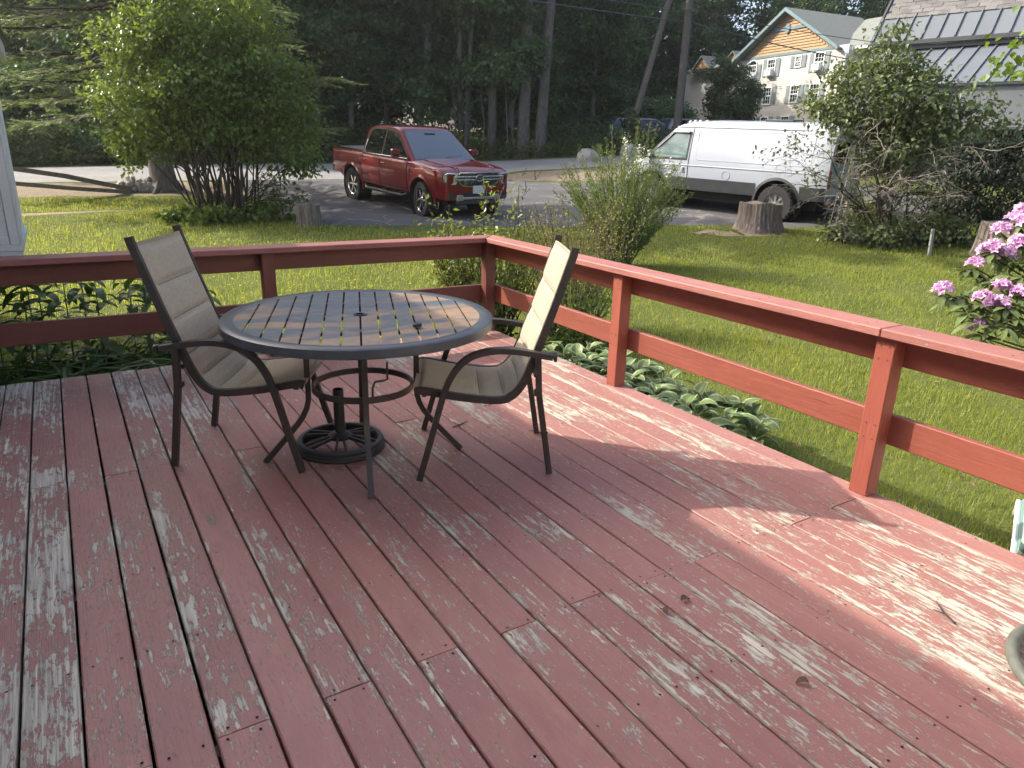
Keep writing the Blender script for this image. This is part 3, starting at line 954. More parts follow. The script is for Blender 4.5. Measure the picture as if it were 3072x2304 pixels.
# the nose
XN = 2.505
def nose_poly(name, poly, x0, x1, mat, bev=.0):
    return B().prism([(p[0], p[1]) for p in poly], x0, x1, 'yz').build(name, M[mat], tr, bevel=bev)
nose_poly('front_panel', [(-.80, .46), (.80, .46), (.815, .74), (.80, 1.02), (-.80, 1.02), (-.815, .74)], 2.40, XN + .012, 'red', .02)
GR = [(-.50, 1.035), (.50, 1.035), (.525, .99), (.525, .895), (.50, .83), (.42, .775), (.28, .755), (-.28, .755), (-.42, .775), (-.50, .83), (-.525, .895), (-.525, .99)]
nose_poly('grille', GR, XN - .02, XN + .018, 'black')
ms = B()
for k in range(9):
    for j in range(15):
        y = -.47 + .94 * (j + (.5 if k % 2 else 0)) / 15
        z = .785 + .235 * k / 8
        if abs(z - .935) < .07: continue
        ms.box((XN + .021, y, z), (.010, .040, .010), Matrix.Rotation(.8 if (j + k) % 2 else -.8, 4, 'X'))
tag(ms.build('grille_mesh', simple('grille_black', (.03, .03, .03), .35), tr), kind='stuff')
gf = B().tube([(XN + .02, y * 1.01, z) for y, z in GR], .013, 6, closed=True).build('grille_surround', M['chrome'], tr, smooth=60)
for z in (.962, .900):
    B().box((XN + .035, 0, z), (.030, 1.22, .028)).build('grille_bar', M['chrome'], tr, bevel=.008)
B().box((XN + .026, 0, .931), (.024, 1.20, .036)).build('bar_inset', M['black'], tr)
em = B()
k0 = 0
em.lathe([(.0, 0), (.104, 0), (.108, .008), (.10, .016), (.092, .012)], n=36, axis='x')
em.xf(Matrix.Translation((XN + .052, 0, .935)) @ Matrix.Diagonal((1, 1, .66, 1))); em.build('emblem_ring', M['chrome'], tr, smooth=50)
em = B().lathe([(.093, .0), (.090, .012), (.0, .016)], n=36, axis='x')
em.xf(Matrix.Translation((XN + .054, 0, .935)) @ Matrix.Diagonal((1, 1, .66, 1))); em.build('emblem', simple('emblem_dark_blue', (.02, .028, .05), .3, 0, .1, 20, 0, .6), tr, smooth=50)

def flat_text(body, size, mat, parent, mtx, name='lettering', shear=0.0, extr=.002):
    c = bpy.data.curves.new(name, 'FONT'); c.body = body; c.size = size; c.extrude = extr
    c.align_x = 'CENTER'; c.align_y = 'CENTER'; c.shear = shear; c.resolution_u = 3
    tmp = bpy.data.objects.new(name, c); COL.objects.link(tmp)
    dg = bpy.context.evaluated_depsgraph_get()
    me = bpy.data.meshes.new_from_object(tmp.evaluated_get(dg))
    bpy.data.objects.remove(tmp); bpy.data.curves.remove(c)
    me.name = name; me.materials.clear(); me.materials.append(mat)
    o = bpy.data.objects.new(name, me); link(o, parent); o.matrix_local = mtx
    return o
# faces +x, text runs towards +y as seen from the front
FACE = Matrix(((0, 0, 1, 0), (1, 0, 0, 0), (0, 1, 0, 0), (0, 0, 0, 1)))
flat_text('Ford', .085, M['chrome'], tr, Matrix.Translation((XN + .070, 0, .935)) @ FACE, shear=.35)
pl = B().box((XN + .035, 0, .690), (.012, .315, .165)).build('number_plate', simple('plate_enamel', (.55, .60, .56), .4, 0, .08, 8), tr, bevel=.004)
green = simple('plate_green', (.05, .13, .09), .5)
def plate_local(y, z): return Matrix.Translation((.0075, y, z)) @ FACE
flat_text('4WE71', .082, green, pl, plate_local(.018, -.006), extr=.001)
flat_text('MAINE', .030, green, pl, plate_local(0, .056), extr=.001)
B().prism([(-.145, -.06), (-.10, -.06), (-.095, -.02), (-.12, .01), (-.145, .0)], .006, .0085, 'yz').build('plate_picture', green, pl)
for s_ in (-1, 1):
    # C shaped headlamps that wrap round the corner
    hl = B(); 
    shell = [(.53, 1.035), (.80, 1.045), (.865, .99), (.865, .86), (.80, .80), (.60, .80), (.585, .855), (.70, .865), (.70, .99), (.53, .985)]
    full = [(.525, 1.035), (.80, 1.045), (.868, .99), (.868, .85), (.80, .795), (.60, .795), (.575, .87), (.525, .87)]
    def bend(b_, pts, x0, x1):
        # front face bends back round the corner
        v = []
        for xx in (x0, x1):
            for (y, z) in pts:
                dx = -max(0, y - .70) ** 1.4 * 1.25
                v.append((xx + dx, s_ * y, z))
        n = len(pts)
        b_.add(v, [tuple(range(n)), tuple(range(2 * n - 1, n - 1, -1))] + [(i, (i + 1) % n, n + (i + 1) % n, n + i) for i in range(n)])
        return b_
    bend(B(), full, XN - .06, XN + .022).build('headlight', M['black'], tr)
    bend(B(), [(.56, 1.012), (.79, 1.022), (.84, .98), (.84, .868), (.79, .822), (.62, .822), (.60, .85)], XN, XN + .027).build('lamp_lens', M['lamp'], tr)
    bb = B().tube([(XN + .030 - max(0, y - .70) ** 1.4 * 1.25, s_ * y, z) for y, z in [(.545, 1.022), (.795, 1.032), (.852, .985), (.852, .856), (.80, .81), (.612, .81), (.59, .862)]], .011, 6)
    bb.build('running_light', M['chrome'], tr, smooth=60)
    B().box((XN + .038, s_ * .625, .931), (.022, .10, .095)).build('lamp_bracket', M['chrome'], tr, bevel=.01)
    fg = B().prism([(s_ * .58, .60), (s_ * .80, .61), (s_ * .78, .50), (s_ * .60, .50)], XN - .02, XN + .020, 'yz'); fg.build('fog_light_recess', M['black'], tr)
    B().prism([(s_ * .40, .47), (s_ * .40, .535), (s_ * .43, .585), (s_ * .56, .585), (s_ * .60, .50), (s_ * .58, .45)], XN, XN + .052, 'yz').build('bumper_horn', M['steel'], tr, bevel=.008)
    B().box2((XN - .34, s_ * .892, .73), (XN - .28, s_ * .915, .80)).build('side_marker', M['amber'], tr)
nose_poly('lower_intake', [(-.46, .625), (.46, .625), (.42, .535), (-.42, .535)], XN, XN + .017, 'black')
B().box((XN + .035, 0, .508), (.055, .86, .055)).build('bumper_bar', M['steel'], tr, bevel=.012)
nose_poly('skid_plate', [(-.62, .49), (.62, .49), (.52, .38), (-.52, .38)], XN - .14, XN - .01, 'clad')
hoodline = B()
for s_ in (-1, 1): hoodline.tube([(1.30, s_ * .62, 1.213), (2.0, s_ * .56, 1.178), (2.40, s_ * .50, 1.122)], .012, 5)
hoodline.build('hood_ridge', M['red'], tr, smooth=60)
flat_text('FX4', .16, simple('grey_decal', (.16, .06, .06), .5), tr, Matrix.Translation((-2.42, -.945, 1.06)) @ Matrix.Rotation(rad(90), 4, 'X'), 'bed_decal', .25, .001)
w0 = wheel(tr, (AX[0], -.80, .39), .392, .265, .262, -1, rad(-9))
for (x, y, s_, st_) in ((AX[0], .80, 1, rad(-9)), (AX[1], -.80, -1, 0), (AX[1], .80, 1, 0)):
    wheel(tr, (x, y, .39), .392, .265, .262, s_, st_, proto=w0)
TRUCK = ((7.621, 16.616, .098), rad(-83.1), rad(3.2), rad(.9))
place(tr, *TRUCK)

# ---- the white van
vn = thing('cargo_van', 'white cargo van with dark grey lower panels and roof marker lamps parked beside the lawn', 'van')
VX = (1.75, -1.75)
vw = lerp_tab([(.45, .93), (.60, .965), (.85, 1.0), (1.15, 1.005), (1.35, .985), (1.65, .925), (1.90, .875), (2.1, .825)])
vf = lerp_tab([(-2.88, .955), (-2.75, .99), (-2.4, 1), (1.6, 1), (2.1, .97), (2.45, .91), (2.58, .84)])
vt = lerp_tab([(-2.88, 2.10), (-2.75, 2.175), (-2.2, 2.20), (.3, 2.20), (.85, 2.175), (1.10, 2.12), (1.24, 2.035), (2.02, 1.335), (2.12, 1.29), (2.40, 1.20), (2.53, 1.10), (2.58, 1.0)])
vy = lambda x, z: vw(z) * vf(x)
rows = []
for x in stations(-2.88, 2.58, VX, .54, (1.24, 1.10, 2.02, 2.12)):
    zb = arch_bot(x, .57, VX, .54, .43); zt = vt(x)
    sec = []
    for k in range(11):
        z = zb + (zt - .12 - zb) * k / 10
        sec.append((vy(x, z), z))
    e = vy(x, zt - .12)
    sec += [(e - .018, zt - .08), (e - .06, zt - .035), (e - .15, zt - .008), (e * .5, zt + .022), (0, zt + .034)]
    rows.append((x, sec))
b = B(); loft(b, rows); b.build('body', M['white'], vn, smooth=38)
def on_van(x, y):
    zt = vt(x); e = vy(x, zt - .12); a = abs(y)
    return float(np.interp(a, [0, e * .5, e - .15, e - .06], [zt + .034, zt + .022, zt - .008, zt - .035]))
G = []
for i in range(13):
    x = 1.30 + (1.97 - 1.30) * i / 12; hw = vy(x, vt(x) - .12) - .09
    G.append([(x, -hw + 2 * hw * j / 14, on_van(x, -hw + 2 * hw * j / 14) + .008) for j in range(15)])
B().grid(G).build('windshield', M['shield'], vn, smooth=60)
for s_ in (-1, 1):
    fr = B(); side_patch(fr, vy, lambda z: .70 + (z - 1.3) * -.02, lambda z: 2.03 - (z - 1.27) * 1.15, 1.275, 1.955, s_, .004, 8, 10); fr.build('window_surround', M['black'], vn, smooth=60)
    gl = B(); side_patch(gl, vy, .745, lambda z: 1.72 - max(0, z - 1.42) * 1.18, 1.325, 1.905, s_, .009, 10, 10); gl.build('window', M['green_glass'], vn, smooth=60)
    B().tube([(.74, s_ * (vy(.8, 1.88) + .012), 1.93), (1.20, s_ * (vy(1.2, 1.92) + .012), 1.93), (1.30, s_ * (vy(1.3, 1.82) + .014), 1.82), (1.62, s_ * (vy(1.6, 1.55) + .016), 1.54)], .028, 5).build('rain_visor', M['clad'], vn, smooth=40)
    cl = B()
    xs = [x for x in stations(-2.86, 2.5, VX, .56) if min(abs(x - VX[0]), abs(x - VX[1])) > .535]
    for lo, hi in ((-2.86, -2.29), (-1.21, 1.21), (2.29, 2.5)):
        side_patch(cl, vy, lo, hi, .575, .865, s_, .010, 10, 6)
    cl.build('lower_cladding', M['clad'], vn, smooth=40)
    if True:
        ar = B(); G0, G1, G2 = [], [], []
        for k in range(25):
            w_ = PI * k / 24 * 1.04 - .02 * PI
            for a_, (G, r, dy) in enumerate(((G0, .532, .0), (G1, .54, .028), (G2, .60, .012))): pass
        for a in VX:
            ar = B(); G0, G1, G2 = [], [], []
            for k in range(25):
                w_ = PI * k / 24 * 1.04 - .02 * PI
                for G, r, dy in ((G0, .532, .0), (G1, .54, .024), (G2, .60, .010)):
                    x, z = a + r * math.cos(w_), .43 + r * math.sin(w_)
                    G.append((x, s_ * (vy(max(-2.8, min(2.5, x)), max(.5, z)) + dy), z))
            ar.grid([[(p[0], p[1] - s_ * .06, p[2]) for p in G0], G0, G1, G2]).build('wheel_flare', M['clad'], vn, smooth=50)
            ln = B().lathe([(.531, -.17), (.531, .15)], (a, s_ * .82, .43), 32, 'y', cap=False).lathe([(.531, -.17 * s_), (.02, -.17 * s_)], (a, s_ * .82, .43), 32, 'y', cap=False)
            ln.build('wheel_liner', M['dark'], vn, fix=False)
    gp = B()
    gp.tube([(.655, s_ * (vy(.655, z) + .001), z) for z in np.linspace(.60, 2.10, 14)], .009, 4)
    gp.tube([(1.80, s_ * (vy(1.8, z) + .001), z) for z in np.linspace(.95, 1.27, 6)], .008, 4)
    gp.build('door_gap', M['dark'], vn)
    B().tube([(x, s_ * (vy(x, 2.06) + .006), 2.065) for x in (-2.8, -2, -1, 0, .7, 1.15)], .012, 5).build('drip_rail', M['white'], vn, smooth=40)
    B().tube([(x, s_ * (vy(x, 1.16) - .001), 1.16) for x in np.linspace(-2.8, 2.2, 20)], .014, 6).build('body_crease', M['white'], vn, smooth=60)
    rect = [(.46, 1.34), (.40, 1.30), (-2.35, 1.30), (-2.45, 1.36), (-2.45, 1.92), (-2.38, 1.98), (.42, 1.98), (.49, 1.92)]
    B().tube([(x, s_ * (vy(x, z) - .002), z) for x, z in rect], .010, 5, closed=True).build('panel_pressing', M['white'], vn, smooth=60)
    B().box((.80, s_ * (vy(.8, 1.05) + .003), 1.045), (.11, .016, .14)).build('handle_plate', M['white'], vn, bevel=.008)
    B().box((.775, s_ * (vy(.8, 1.05) + .010), 1.05), (.035, .016, .11)).build('door_handle', M['black'], vn, bevel=.006)
    if s_ > 0:
        B().tube([(-.42 + .105 * math.cos(w_), vy(-.4, .99) + .002, .985 + .105 * math.sin(w_)) for w_ in np.linspace(0, 2 * PI, 25)[:-1]], .007, 5, closed=True).build('fuel_door', simple('shadow_line', (.4, .41, .42), .5), vn)
    B().box((1.93, s_ * 1.155, 1.40), (.14, .21, .30)).build('mirror', M['black'], vn, bevel=.04)
    B().tube([(1.85, s_ * .93, 1.32), (1.92, s_ * 1.10, 1.34)], .03, 6).build('mirror_arm', M['black'], vn)
    B().box((-2.86, s_ * .86, 1.05), (.06, .12, .40)).build('tail_light', M['tail'], vn, bevel=.01)
    B().box((2.55, s_ * .66, .93), (.08, .34, .17)).build('headlight', M['lamp'], vn, bevel=.02)
for k in range(5):
    y = -.56 + .28 * k
    x = 1.02 - .10 * abs(y)
    B().lathe([(.058, 0), (.055, .02), (.035, .048), (0, .058)], (x, y, on_van(x, y) + .002), 12).build('roof_marker_lamp', simple('clear_marker_lens', (.55, .52, .45), .15, 0, .1, 20, 0, .8) if k == 0 else bpy.data.materials['clear_marker_lens'], vn, smooth=60)
B().box2((-2.6, -.72, .34), (2.4, .72, .60)).build('chassis', M['dark'], vn)
B().box2((-3.0, -.92, .50), (-2.84, .92, .66)).build('rear_bumper', M['clad'], vn, bevel=.03)
B().box2((2.52, -.92, .48), (2.68, .92, .70)).build('front_bumper', M['clad'], vn, bevel=.03)
B().box2((2.55, -.42, .80), (2.62, .42, 1.02)).build('grille', M['black'], vn, bevel=.02)
for s_ in (-1, 1):
    B().box((-2.892, s_ * .40, 1.60), (.02, .66, .46)).build('rear_window', M['glass'], vn, bevel=.02)
B().box2((-1.6, -.3, 2.225), (-.9, .3, 2.275)).build('roof_vent', M['clad'], vn, bevel=.02)
wv = wheel(vn, (VX[1], .88, .425), .428, .285, .235, 1, 0, 8, 'steel', 30)
for (x, y, s_) in ((VX[0], .88, 1), (VX[0], -.88, -1), (VX[1], -.88, -1)):
    wheel(vn, (x, y, .425), .428, .285, .235, s_, 0, proto=wv)
VAN = ((14.82, 13.18, .10), rad(103), rad(-1.5), rad(-2.4))
place(vn, *VAN)

# ---- cars far off between the trees
def small_car(name, label, paint, loc, heading, L=4.6, W=.90, H=1.5, wagon=True, cat='car'):
    c = thing(name, label, cat)
    ax = (L * .29, -L * .29)
    cw = lerp_tab([(.25, W * .93), (.6, W), (.85, W * .98), (.95, W * .95)])
    cf = lerp_tab([(-L / 2, .86), (-L / 2 + .3, .97), (0, 1), (L / 2 - .4, .97), (L / 2, .80)])
    ct = lerp_tab([(-L / 2, .86), (-L / 2 + .15, .98), (-L * .05, .96), (L * .22, .93), (L / 2 - .15, .78), (L / 2, .62)])
    rows = []
    for x in stations(-L / 2, L / 2, ax, .37):
        zb = arch_bot(x, .28, ax, .37, .32); zt = ct(x)
        sec = [(cw(zb + (zt - .04 - zb) * k / 4) * cf(x), zb + (zt - .04 - zb) * k / 4) for k in range(5)]
        sec += [(sec[-1][0] - .08, zt), (0, zt + .02)]
        rows.append((x, sec))
    b = B(); loft(b, rows); b.build('body', M[paint], c, smooth=35)
    rear = [(-L / 2 + .08, .97), (-L / 2 + .45, H - .04)] if wagon else [(-L * .40, .95), (-L * .20, H - .03)]
    rt = lerp_tab(rear + [(-.1, H), (L * .05, H - .03), (L * .25, .92)])
    rows = []
    g = lambda z: W * .95 - (z - .92) * .42
    for x in np.linspace(rear[0][0], L * .25, 24):
        zt = max(.94, rt(x))
        sec = [(g(.90), .90), (g(.9 + (zt - .93) * .5), .9 + (zt - .93) * .5), (g(zt) + .0, zt - .03), (g(zt) - .09, zt), (0, zt + .02)]
        rows.append((x, sec))
    b = B(); loft(b, rows); b.build('cab', M[paint], c, smooth=30)
    x0, x1 = rear[1][0], L * .05
    for s_ in (-1, 1):
        for (p0, p1, q0, q1) in ((x0 - .12, (x0 + x1) / 2 - .1, x0 + .08, (x0 + x1) / 2 - .1), ((x0 + x1) / 2 - .03, L * .21, (x0 + x1) / 2 - .03, x1 - .02)):
            poly = [(p0, .98), (p1, .98), (q1, H - .11), (q0, H - .11)]
            v = [(x, s_ * (g(z) + .006), z) for x, z in poly] + [(x, s_ * (g(z) - .01), z) for x, z in poly]
            B().add(v, [(0, 1, 2, 3), (7, 6, 5, 4), (0, 1, 5, 4), (1, 2, 6, 5), (2, 3, 7, 6), (3, 0, 4, 7)]).build('window', M['glass'], c)
        B().tube([(x, s_ * (g(z) + .012), z) for x, z in [(x0 - .18, .965), (L * .23, .965), (x1, H - .085), (x0 + .05, H - .085)]], .014, 5, closed=True).build('window_trim', M['chrome'], c)
        B().box((-L / 2 + .06, s_ * W * .72, .80), (.1, .22, .14)).build('tail_light', M['tail'], c)
        B().box((L / 2 - .09, s_ * W * .62, .62), (.14, .3, .12)).build('headlight', M['lamp'], c)
    G = [[(x, -(g(rt(x)) - .12) + 2 * (g(rt(x)) - .12) * j / 4, rt(x) + .024) for j in range(5)] for x in np.linspace(L * .07, L * .235, 5)]
    B().grid(G).build('windshield', M['shield'], c, smooth=60)
    G = [[(x - .012, -(g(rt(x)) - .12) + 2 * (g(rt(x)) - .12) * j / 4, rt(x) + .026) for j in range(5)] for x in np.linspace(rear[0][0] + .06, rear[1][0] - .03, 5)]
    B().grid(G).build('rear_window', M['shield'], c, smooth=60)
    w0 = wheel(c, (ax[0], W - .1, .32), .33, .22, .21, 1, 0, 5, 'steel', 0)
    for (x, y, s_) in ((ax[0], -W + .1, -1), (ax[1], W - .1, 1), (ax[1], -W + .1, -1)): wheel(c, (x, y, .32), .33, .22, .21, s_, 0, proto=w0)
    place(c, loc, heading)
    return c
def on_ground(x, y, dz=0): return (x, y, gz(x, y) + dz)
small_car('parked_car', 'dark grey estate car parked past the road behind tall weeds near the leaning pole', 'grey_car', on_ground(26.6, 29.6, .05), rad(-20), 4.7, .92, 1.52)
small_car('parked_car', 'silver hatchback half hidden behind the van nose beyond the dark car', 'silver', on_ground(29.2, 29.0, .1), rad(-8), 4.2, .88, 1.46)
small_car('parked_car', 'bright red car glimpsed between the dark trunks beyond the pickup', 'red2', on_ground(26.6, 42.6, .1), rad(150), 4.5, .90, 1.5)
small_car('parked_car', 'white high vehicle behind the red car among the trunks', 'white', on_ground(26.6, 46.6, .1), rad(170), 4.9, .98, 1.9)

# ------------------------------------------------------------------ the house this deck belongs to
t = NT('white_siding'); n = t.noise(t.coord(), 1.2, 4); n2 = t.noise(t.vmath('MULTIPLY', t.coord(), (2, 2, 60)), 1, 3)
t.put(col=t.mix(t.ramp(n, .3, .7), (.60, .61, .60), (.70, .71, .69)), rough=.6); t.bump(n2, .1, .004); M['siding'] = t.m
M['bay_trim'] = simple('weathered_white_trim', (.50, .52, .51), .5, 0, .06, 3)
M['pane'] = NT('window_pane').put(col=(.02, .024, .024), rough=.03, spec=.9, coat=.5).m
hm = thing('house', 'white house with a projecting window bay at the left end of the deck railing', 'house', (-1.45, 2.0, 0))
HO = Vector((-1.45, 2.0, 0))
def hp(name, a, b_, mat, bev=0, parent=None):
    c = Vector([(a[k] + b_[k]) / 2 for k in range(3)])
    o = B().box((0, 0, 0), [abs(b_[k] - a[k]) for k in range(3)]).build(name, M[mat], parent or hm, bevel=bev)
    o.location = c - HO
    return o
hp('wall', (-9.0, -9.0, -.6), (-1.45, 10.6, 3.68), 'siding')
hp('added_rear_wall', (-1.449, -9.0, -.6), (7.5, -3.6, 5.6), 'siding')  # unseen wing added behind the camera to darken the rail faces
hp('added_rear_roof', (-1.449, -9.4, 5.601), (7.9, -3.2, 5.85), 'clad')
hp('door', (-.5, -3.598, .02), (.5, -3.55, 2.08), 'white_trim')  # belongs to the added wing, out of view
lap = B()
for k in range(28):
    z = -.5 + .145 * k
    lap.prism([(-1.45, z), (-1.435, z), (-1.449, z + .142)], -9.0, 10.6, 'xz')
o = lap.build('siding_laps', M['siding'], hm); o.location = -HO; tag(o, kind='stuff')
rf = B().prism([(-1.07, 3.58), (-1.07, 3.70), (-5.2, 5.95), (-9.4, 3.70), (-9.4, 3.58), (-5.2, 5.80)], -9.5, 11.0, 'xz')
o = rf.build('roof', simple('grey_roof_shingle', (.14, .14, .14), .9, 0, .2, 6, .4), hm); o.location = -HO
# projecting bay with its window; its face looks along -y
BX, BY, BZ0, BZ1 = -.245, 5.98, .745, 2.10
hp('bay_wall', (-1.43, BY + .03, BZ0), (BX - .02, BY + 1.7, BZ1), 'siding')
hp('bay_floor', (-1.43, BY - .015, BZ0 - .03), (BX + .005, BY + 1.7, BZ0 - .001), 'bay_trim')
hp('corner_board', (BX - .055, BY - .004, BZ0 + .045), (BX, BY + .03, BZ1 - .02), 'bay_trim', .003)
hp('corner_board', (BX + .001, BY + .0, BZ0 + .002), (BX + .02, BY + .10, BZ1 - .02), 'bay_trim', .003)
hp('corner_board', (BX - .115, BY + .008, BZ0 + .045), (BX - .057, BY + .03, BZ1 - .02), 'bay_trim', .003)
wf = hp('window', (-1.38, BY + .010, BZ0 + .10), (BX - .118, BY + .028, BZ1 - .06), 'pane')
for a, b_ in (((BX - .165, BY - .008, BZ0 + .05), (BX - .119, BY + .022, BZ1 - .03)), ((BX - .205, BY + .001, BZ0 + .10), (BX - .167, BY + .02, BZ1 - .06)), ((-1.42, BY - .008, BZ0 + .046), (BX - .057, BY + .022, BZ0 + .100)), ((-1.42, BY - .016, BZ0 + .0), (BX + .012, BY + .024, BZ0 + .044)), ((-1.42, BY - .008, BZ1 - .06), (BX - .120, BY + .022, BZ1 - .03))):
    hp('window_frame', a, b_, 'bay_trim', .004)
hp('eave_board', (-1.43, BY - .10, BZ1 - .02), (BX + .075, BY + 1.75, BZ1 + .10), 'bay_trim', .006)
hp('bay_roof', (-1.43, BY - .13, BZ1 + .101), (BX + .10, BY + 1.78, BZ1 + .14), 'clad', .006)

# ------------------------------------------------------------------ grey building with metal roof bands on the right
gb = thing('grey_building', 'grey stucco building with standing seam metal roof bands and grey shingles above', 'building', (21.69, 12.44, 0), rad(-76))
t = NT('grey_stucco'); n = t.noise(t.coord(), .8, 5); n2 = t.noise(t.coord(), 60, 3)
t.put(col=t.mix(t.ramp(n, .3, .7), (.115, .128, .142), (.15, .163, .178)), rough=.85, spec=.2); t.bump(n2, .2, .01); M['stucco'] = t.m
t = NT('grey_metal_roof'); n = t.noise(t.coord(), 1.0, 5); t.put(col=t.mix(t.ramp(t.math('ADD', n, t.math('MULTIPLY', t.rnd(), .25)), .35, .85), (.095, .112, .128), (.13, .147, .163)), rough=.7, metal=.0, spec=.4); M['metal_roof'] = t.m
t = NT('grey_shingle'); n = t.noise(t.geo(), 30, 4); n2 = t.noise(t.geo(), 2, 3)
c = t.mix(t.rnd(), (.10, .098, .095), (.165, .16, .152)); c = t.mix(t.ramp(n, .4, .7, 0, .4), c, (.20, .195, .19)); t.put(col=c, rough=.95, spec=.15); t.bump(n, .4, .01); M['shingle'] = t.m
U0, U1 = -2.45, 16.0
def gp_(name, a, b_, mat, bev=0):
    c = Vector([(a[k] + b_[k]) / 2 for k in range(3)])
    o = B().box((0, 0, 0), [abs(b_[k] - a[k]) for k in range(3)]).build(name, M[mat], gb, bevel=bev); o.location = c; return o
gp_('upper_wall', (U0, .0, 2.42), (U1, 7.0, 3.60), 'stucco')
gp_('wall_ledge', (U0 + .5, -.05, 2.36), (U1, 7.0, 2.419), 'clad')
gp_('shed_beam', (U0 + 1.2, .35, 2.00), (U1, .55, 2.16), 'clad')
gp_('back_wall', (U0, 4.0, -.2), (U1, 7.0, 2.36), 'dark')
gp_('side_wall', (U0, 0.02, -.2), (U0 + .15, 4.0, 2.36), 'stucco')
# lower roof: rises inwards
sl1 = math.atan2(1.27, 2.5); L1 = math.hypot(1.27, 2.5)
def slope_piece(name, mat, u, w, along0, along1, base, ang, th, lift=0.0, proto=None, tilt=0.0):
    o = proto and same(proto, name, gb)
    if not o: o = B().box((0, (along1 - along0) / 2, th / 2), (w, along1 - along0, th)).build(name, mat, gb)
    o.rotation_euler = (ang + tilt, 0, 0)
    o.location = (u, base[0] + along0 * math.cos(ang) - lift * math.sin(ang), base[1] + along0 * math.sin(ang) + lift * math.cos(ang))
    return o
lowbase = (-.12, 3.56)
deckp = slope_piece('lower_roof_deck', M['stucco'], (U0 + U1) / 2, U1 - U0, 0, L1 + .15, lowbase, sl1, .06, -.07)
pw = .436
pr = sr = None
nb = int((U1 - U0) / pw)
for k in range(nb):
    o = slope_piece('metal_panel', M['metal_roof'], U0 + pw * (k + .5), pw - .004, 0, L1 + .1, lowbase, sl1, .012, 0, pr); pr = pr or o
    o = slope_piece('standing_seam', M['clad'] if False else M['metal_roof'], U0 + pw * k, .030, 0, L1 + .1, lowbase, sl1, .045, .0125, sr); sr = sr or o
# gutter and upper roof
gp_('gutter', (U0 - .12, 2.02, 4.93), (U1, 2.15, 5.06), 'clad', .01)
gp_('soffit', (U0, 2.16, 4.80), (U1, 2.55, 4.92), 'clad')
gp_('recess_wall', (U0, 2.40, 4.3), (U1, 6.5, 4.79), 'clad')
upbase = (2.10, 5.06); sl2 = rad(50)
slope_piece('upper_roof_deck', M['stucco'], (U0 + U1) / 2, U1 - U0 - .01, 0, 5.2, upbase, sl2, .06, -.07)
pr = sr = None
Lm = .98
for k in range(int((U1 - U0) / .47)):
    o = slope_piece('metal_panel', M['metal_roof'], U0 + .47 * (k + .5), .466, 0, Lm, upbase, sl2, .012, 0, pr); pr = pr or o
    o = slope_piece('standing_seam', M['metal_roof'], U0 + .47 * k, .032, 0, Lm, upbase, sl2, .05, .0125, sr); sr = sr or o
slope_piece('rake_trim', M['clad'], U0 - .02, .06, -.02, 5.2, upbase, sl2, .06)
prs = None
rs2 = random.Random(8)
for r_ in range(13):
    for k in range(22):
        u = U0 + .06 + .31 * (k + .5 + (r_ % 2) * .37 + rs2.uniform(-.05, .05))
        o = slope_piece('shingle', M['shingle'], u, .305, Lm - .03 + .165 * r_, Lm + .20 + .165 * r_, upbase, sl2, .016, .022 + rs2.uniform(0, .012), prs, rad(-2.2))
        prs = prs or o
sb = B()
for r_ in range(13, 26):
    for k in range(44):
        u = U0 + .06 + .31 * (k + .5 + (r_ % 2) * .37)
        k0 = len(sb.v); sb.box((u, .115, .008), (.305, .23, .016))
        sb.xf(Matrix.Translation((0, upbase[0] + (Lm - .03 + .165 * r_) * math.cos(sl2) - .024 * math.sin(sl2), upbase[1] + (Lm - .03 + .165 * r_) * math.sin(sl2) + .024 * math.cos(sl2))) @ Matrix.Rotation(sl2 + rad(-2.2), 4, 'X'), k0)
for r_ in range(13):
    for k in range(22, 44):
        u = U0 + .06 + .31 * (k + .5 + (r_ % 2) * .37)
        k0 = len(sb.v); sb.box((u, .115, .008), (.305, .23, .016))
        sb.xf(Matrix.Translation((0, upbase[0] + (Lm - .03 + .165 * r_) * math.cos(sl2) - .024 * math.sin(sl2), upbase[1] + (Lm - .03 + .165 * r_) * math.sin(sl2) + .024 * math.cos(sl2))) @ Matrix.Rotation(sl2 + rad(-2.2), 4, 'X'), k0)
tag(sb.build('far_shingles', M['shingle'], gb, fix=False), kind='stuff')

# ------------------------------------------------------------------ white house with the orange gable
S_ = 1.15
gh = thing('gabled_house', 'white clapboard house with orange shingled gable and blue trim beyond the van', 'house', (45.25, 35.48, 1.5 - 1.5 * S_), rad(-97))
gh.scale = (S_, S_, S_)
t = NT('cream_clapboard'); n = t.noise(t.coord(), .7, 4); t.put(col=t.mix(t.ramp(n, .3, .7), (.46, .435, .39), (.54, .515, .47)), rough=.6); M['clap'] = t.m
t = NT('orange_shingle'); n = t.noise(t.coord(), 6, 4); n2 = t.vor(t.vmath('MULTIPLY', t.coord(), (5, 1, 1)), 1.2)
t.put(col=t.mix(t.ramp(n, .3, .7), (.33, .20, .095), (.41, .27, .145)), rough=.8); M['orange'] = t.m
M['blue_trim'] = simple('blue_grey_trim', (.13, .20, .22), .6, 0, .1, 3)
M['shutter'] = simple('shutter_grey_blue', (.22, .255, .27), .6, 0, .1, 3)
t = NT('green_grey_roof'); n = t.noise(t.vmath('MULTIPLY', t.coord(), (3, 9, 9)), 1.5, 6, .7); t.put(col=t.mix(t.ramp(n, .3, .7), (.135, .15, .135), (.215, .23, .205)), rough=.9, spec=.2); t.bump(n, .4, .02); M['green_roof'] = t.m
def hh(name, a, b_, mat, bev=0, parent=None):
    c = Vector([(a[k] + b_[k]) / 2 for k in range(3)])
    o = B().box((0, 0, 0), [abs(b_[k] - a[k]) for k in range(3)]).build(name, M[mat], parent or gh, bevel=bev); o.location = c; return o
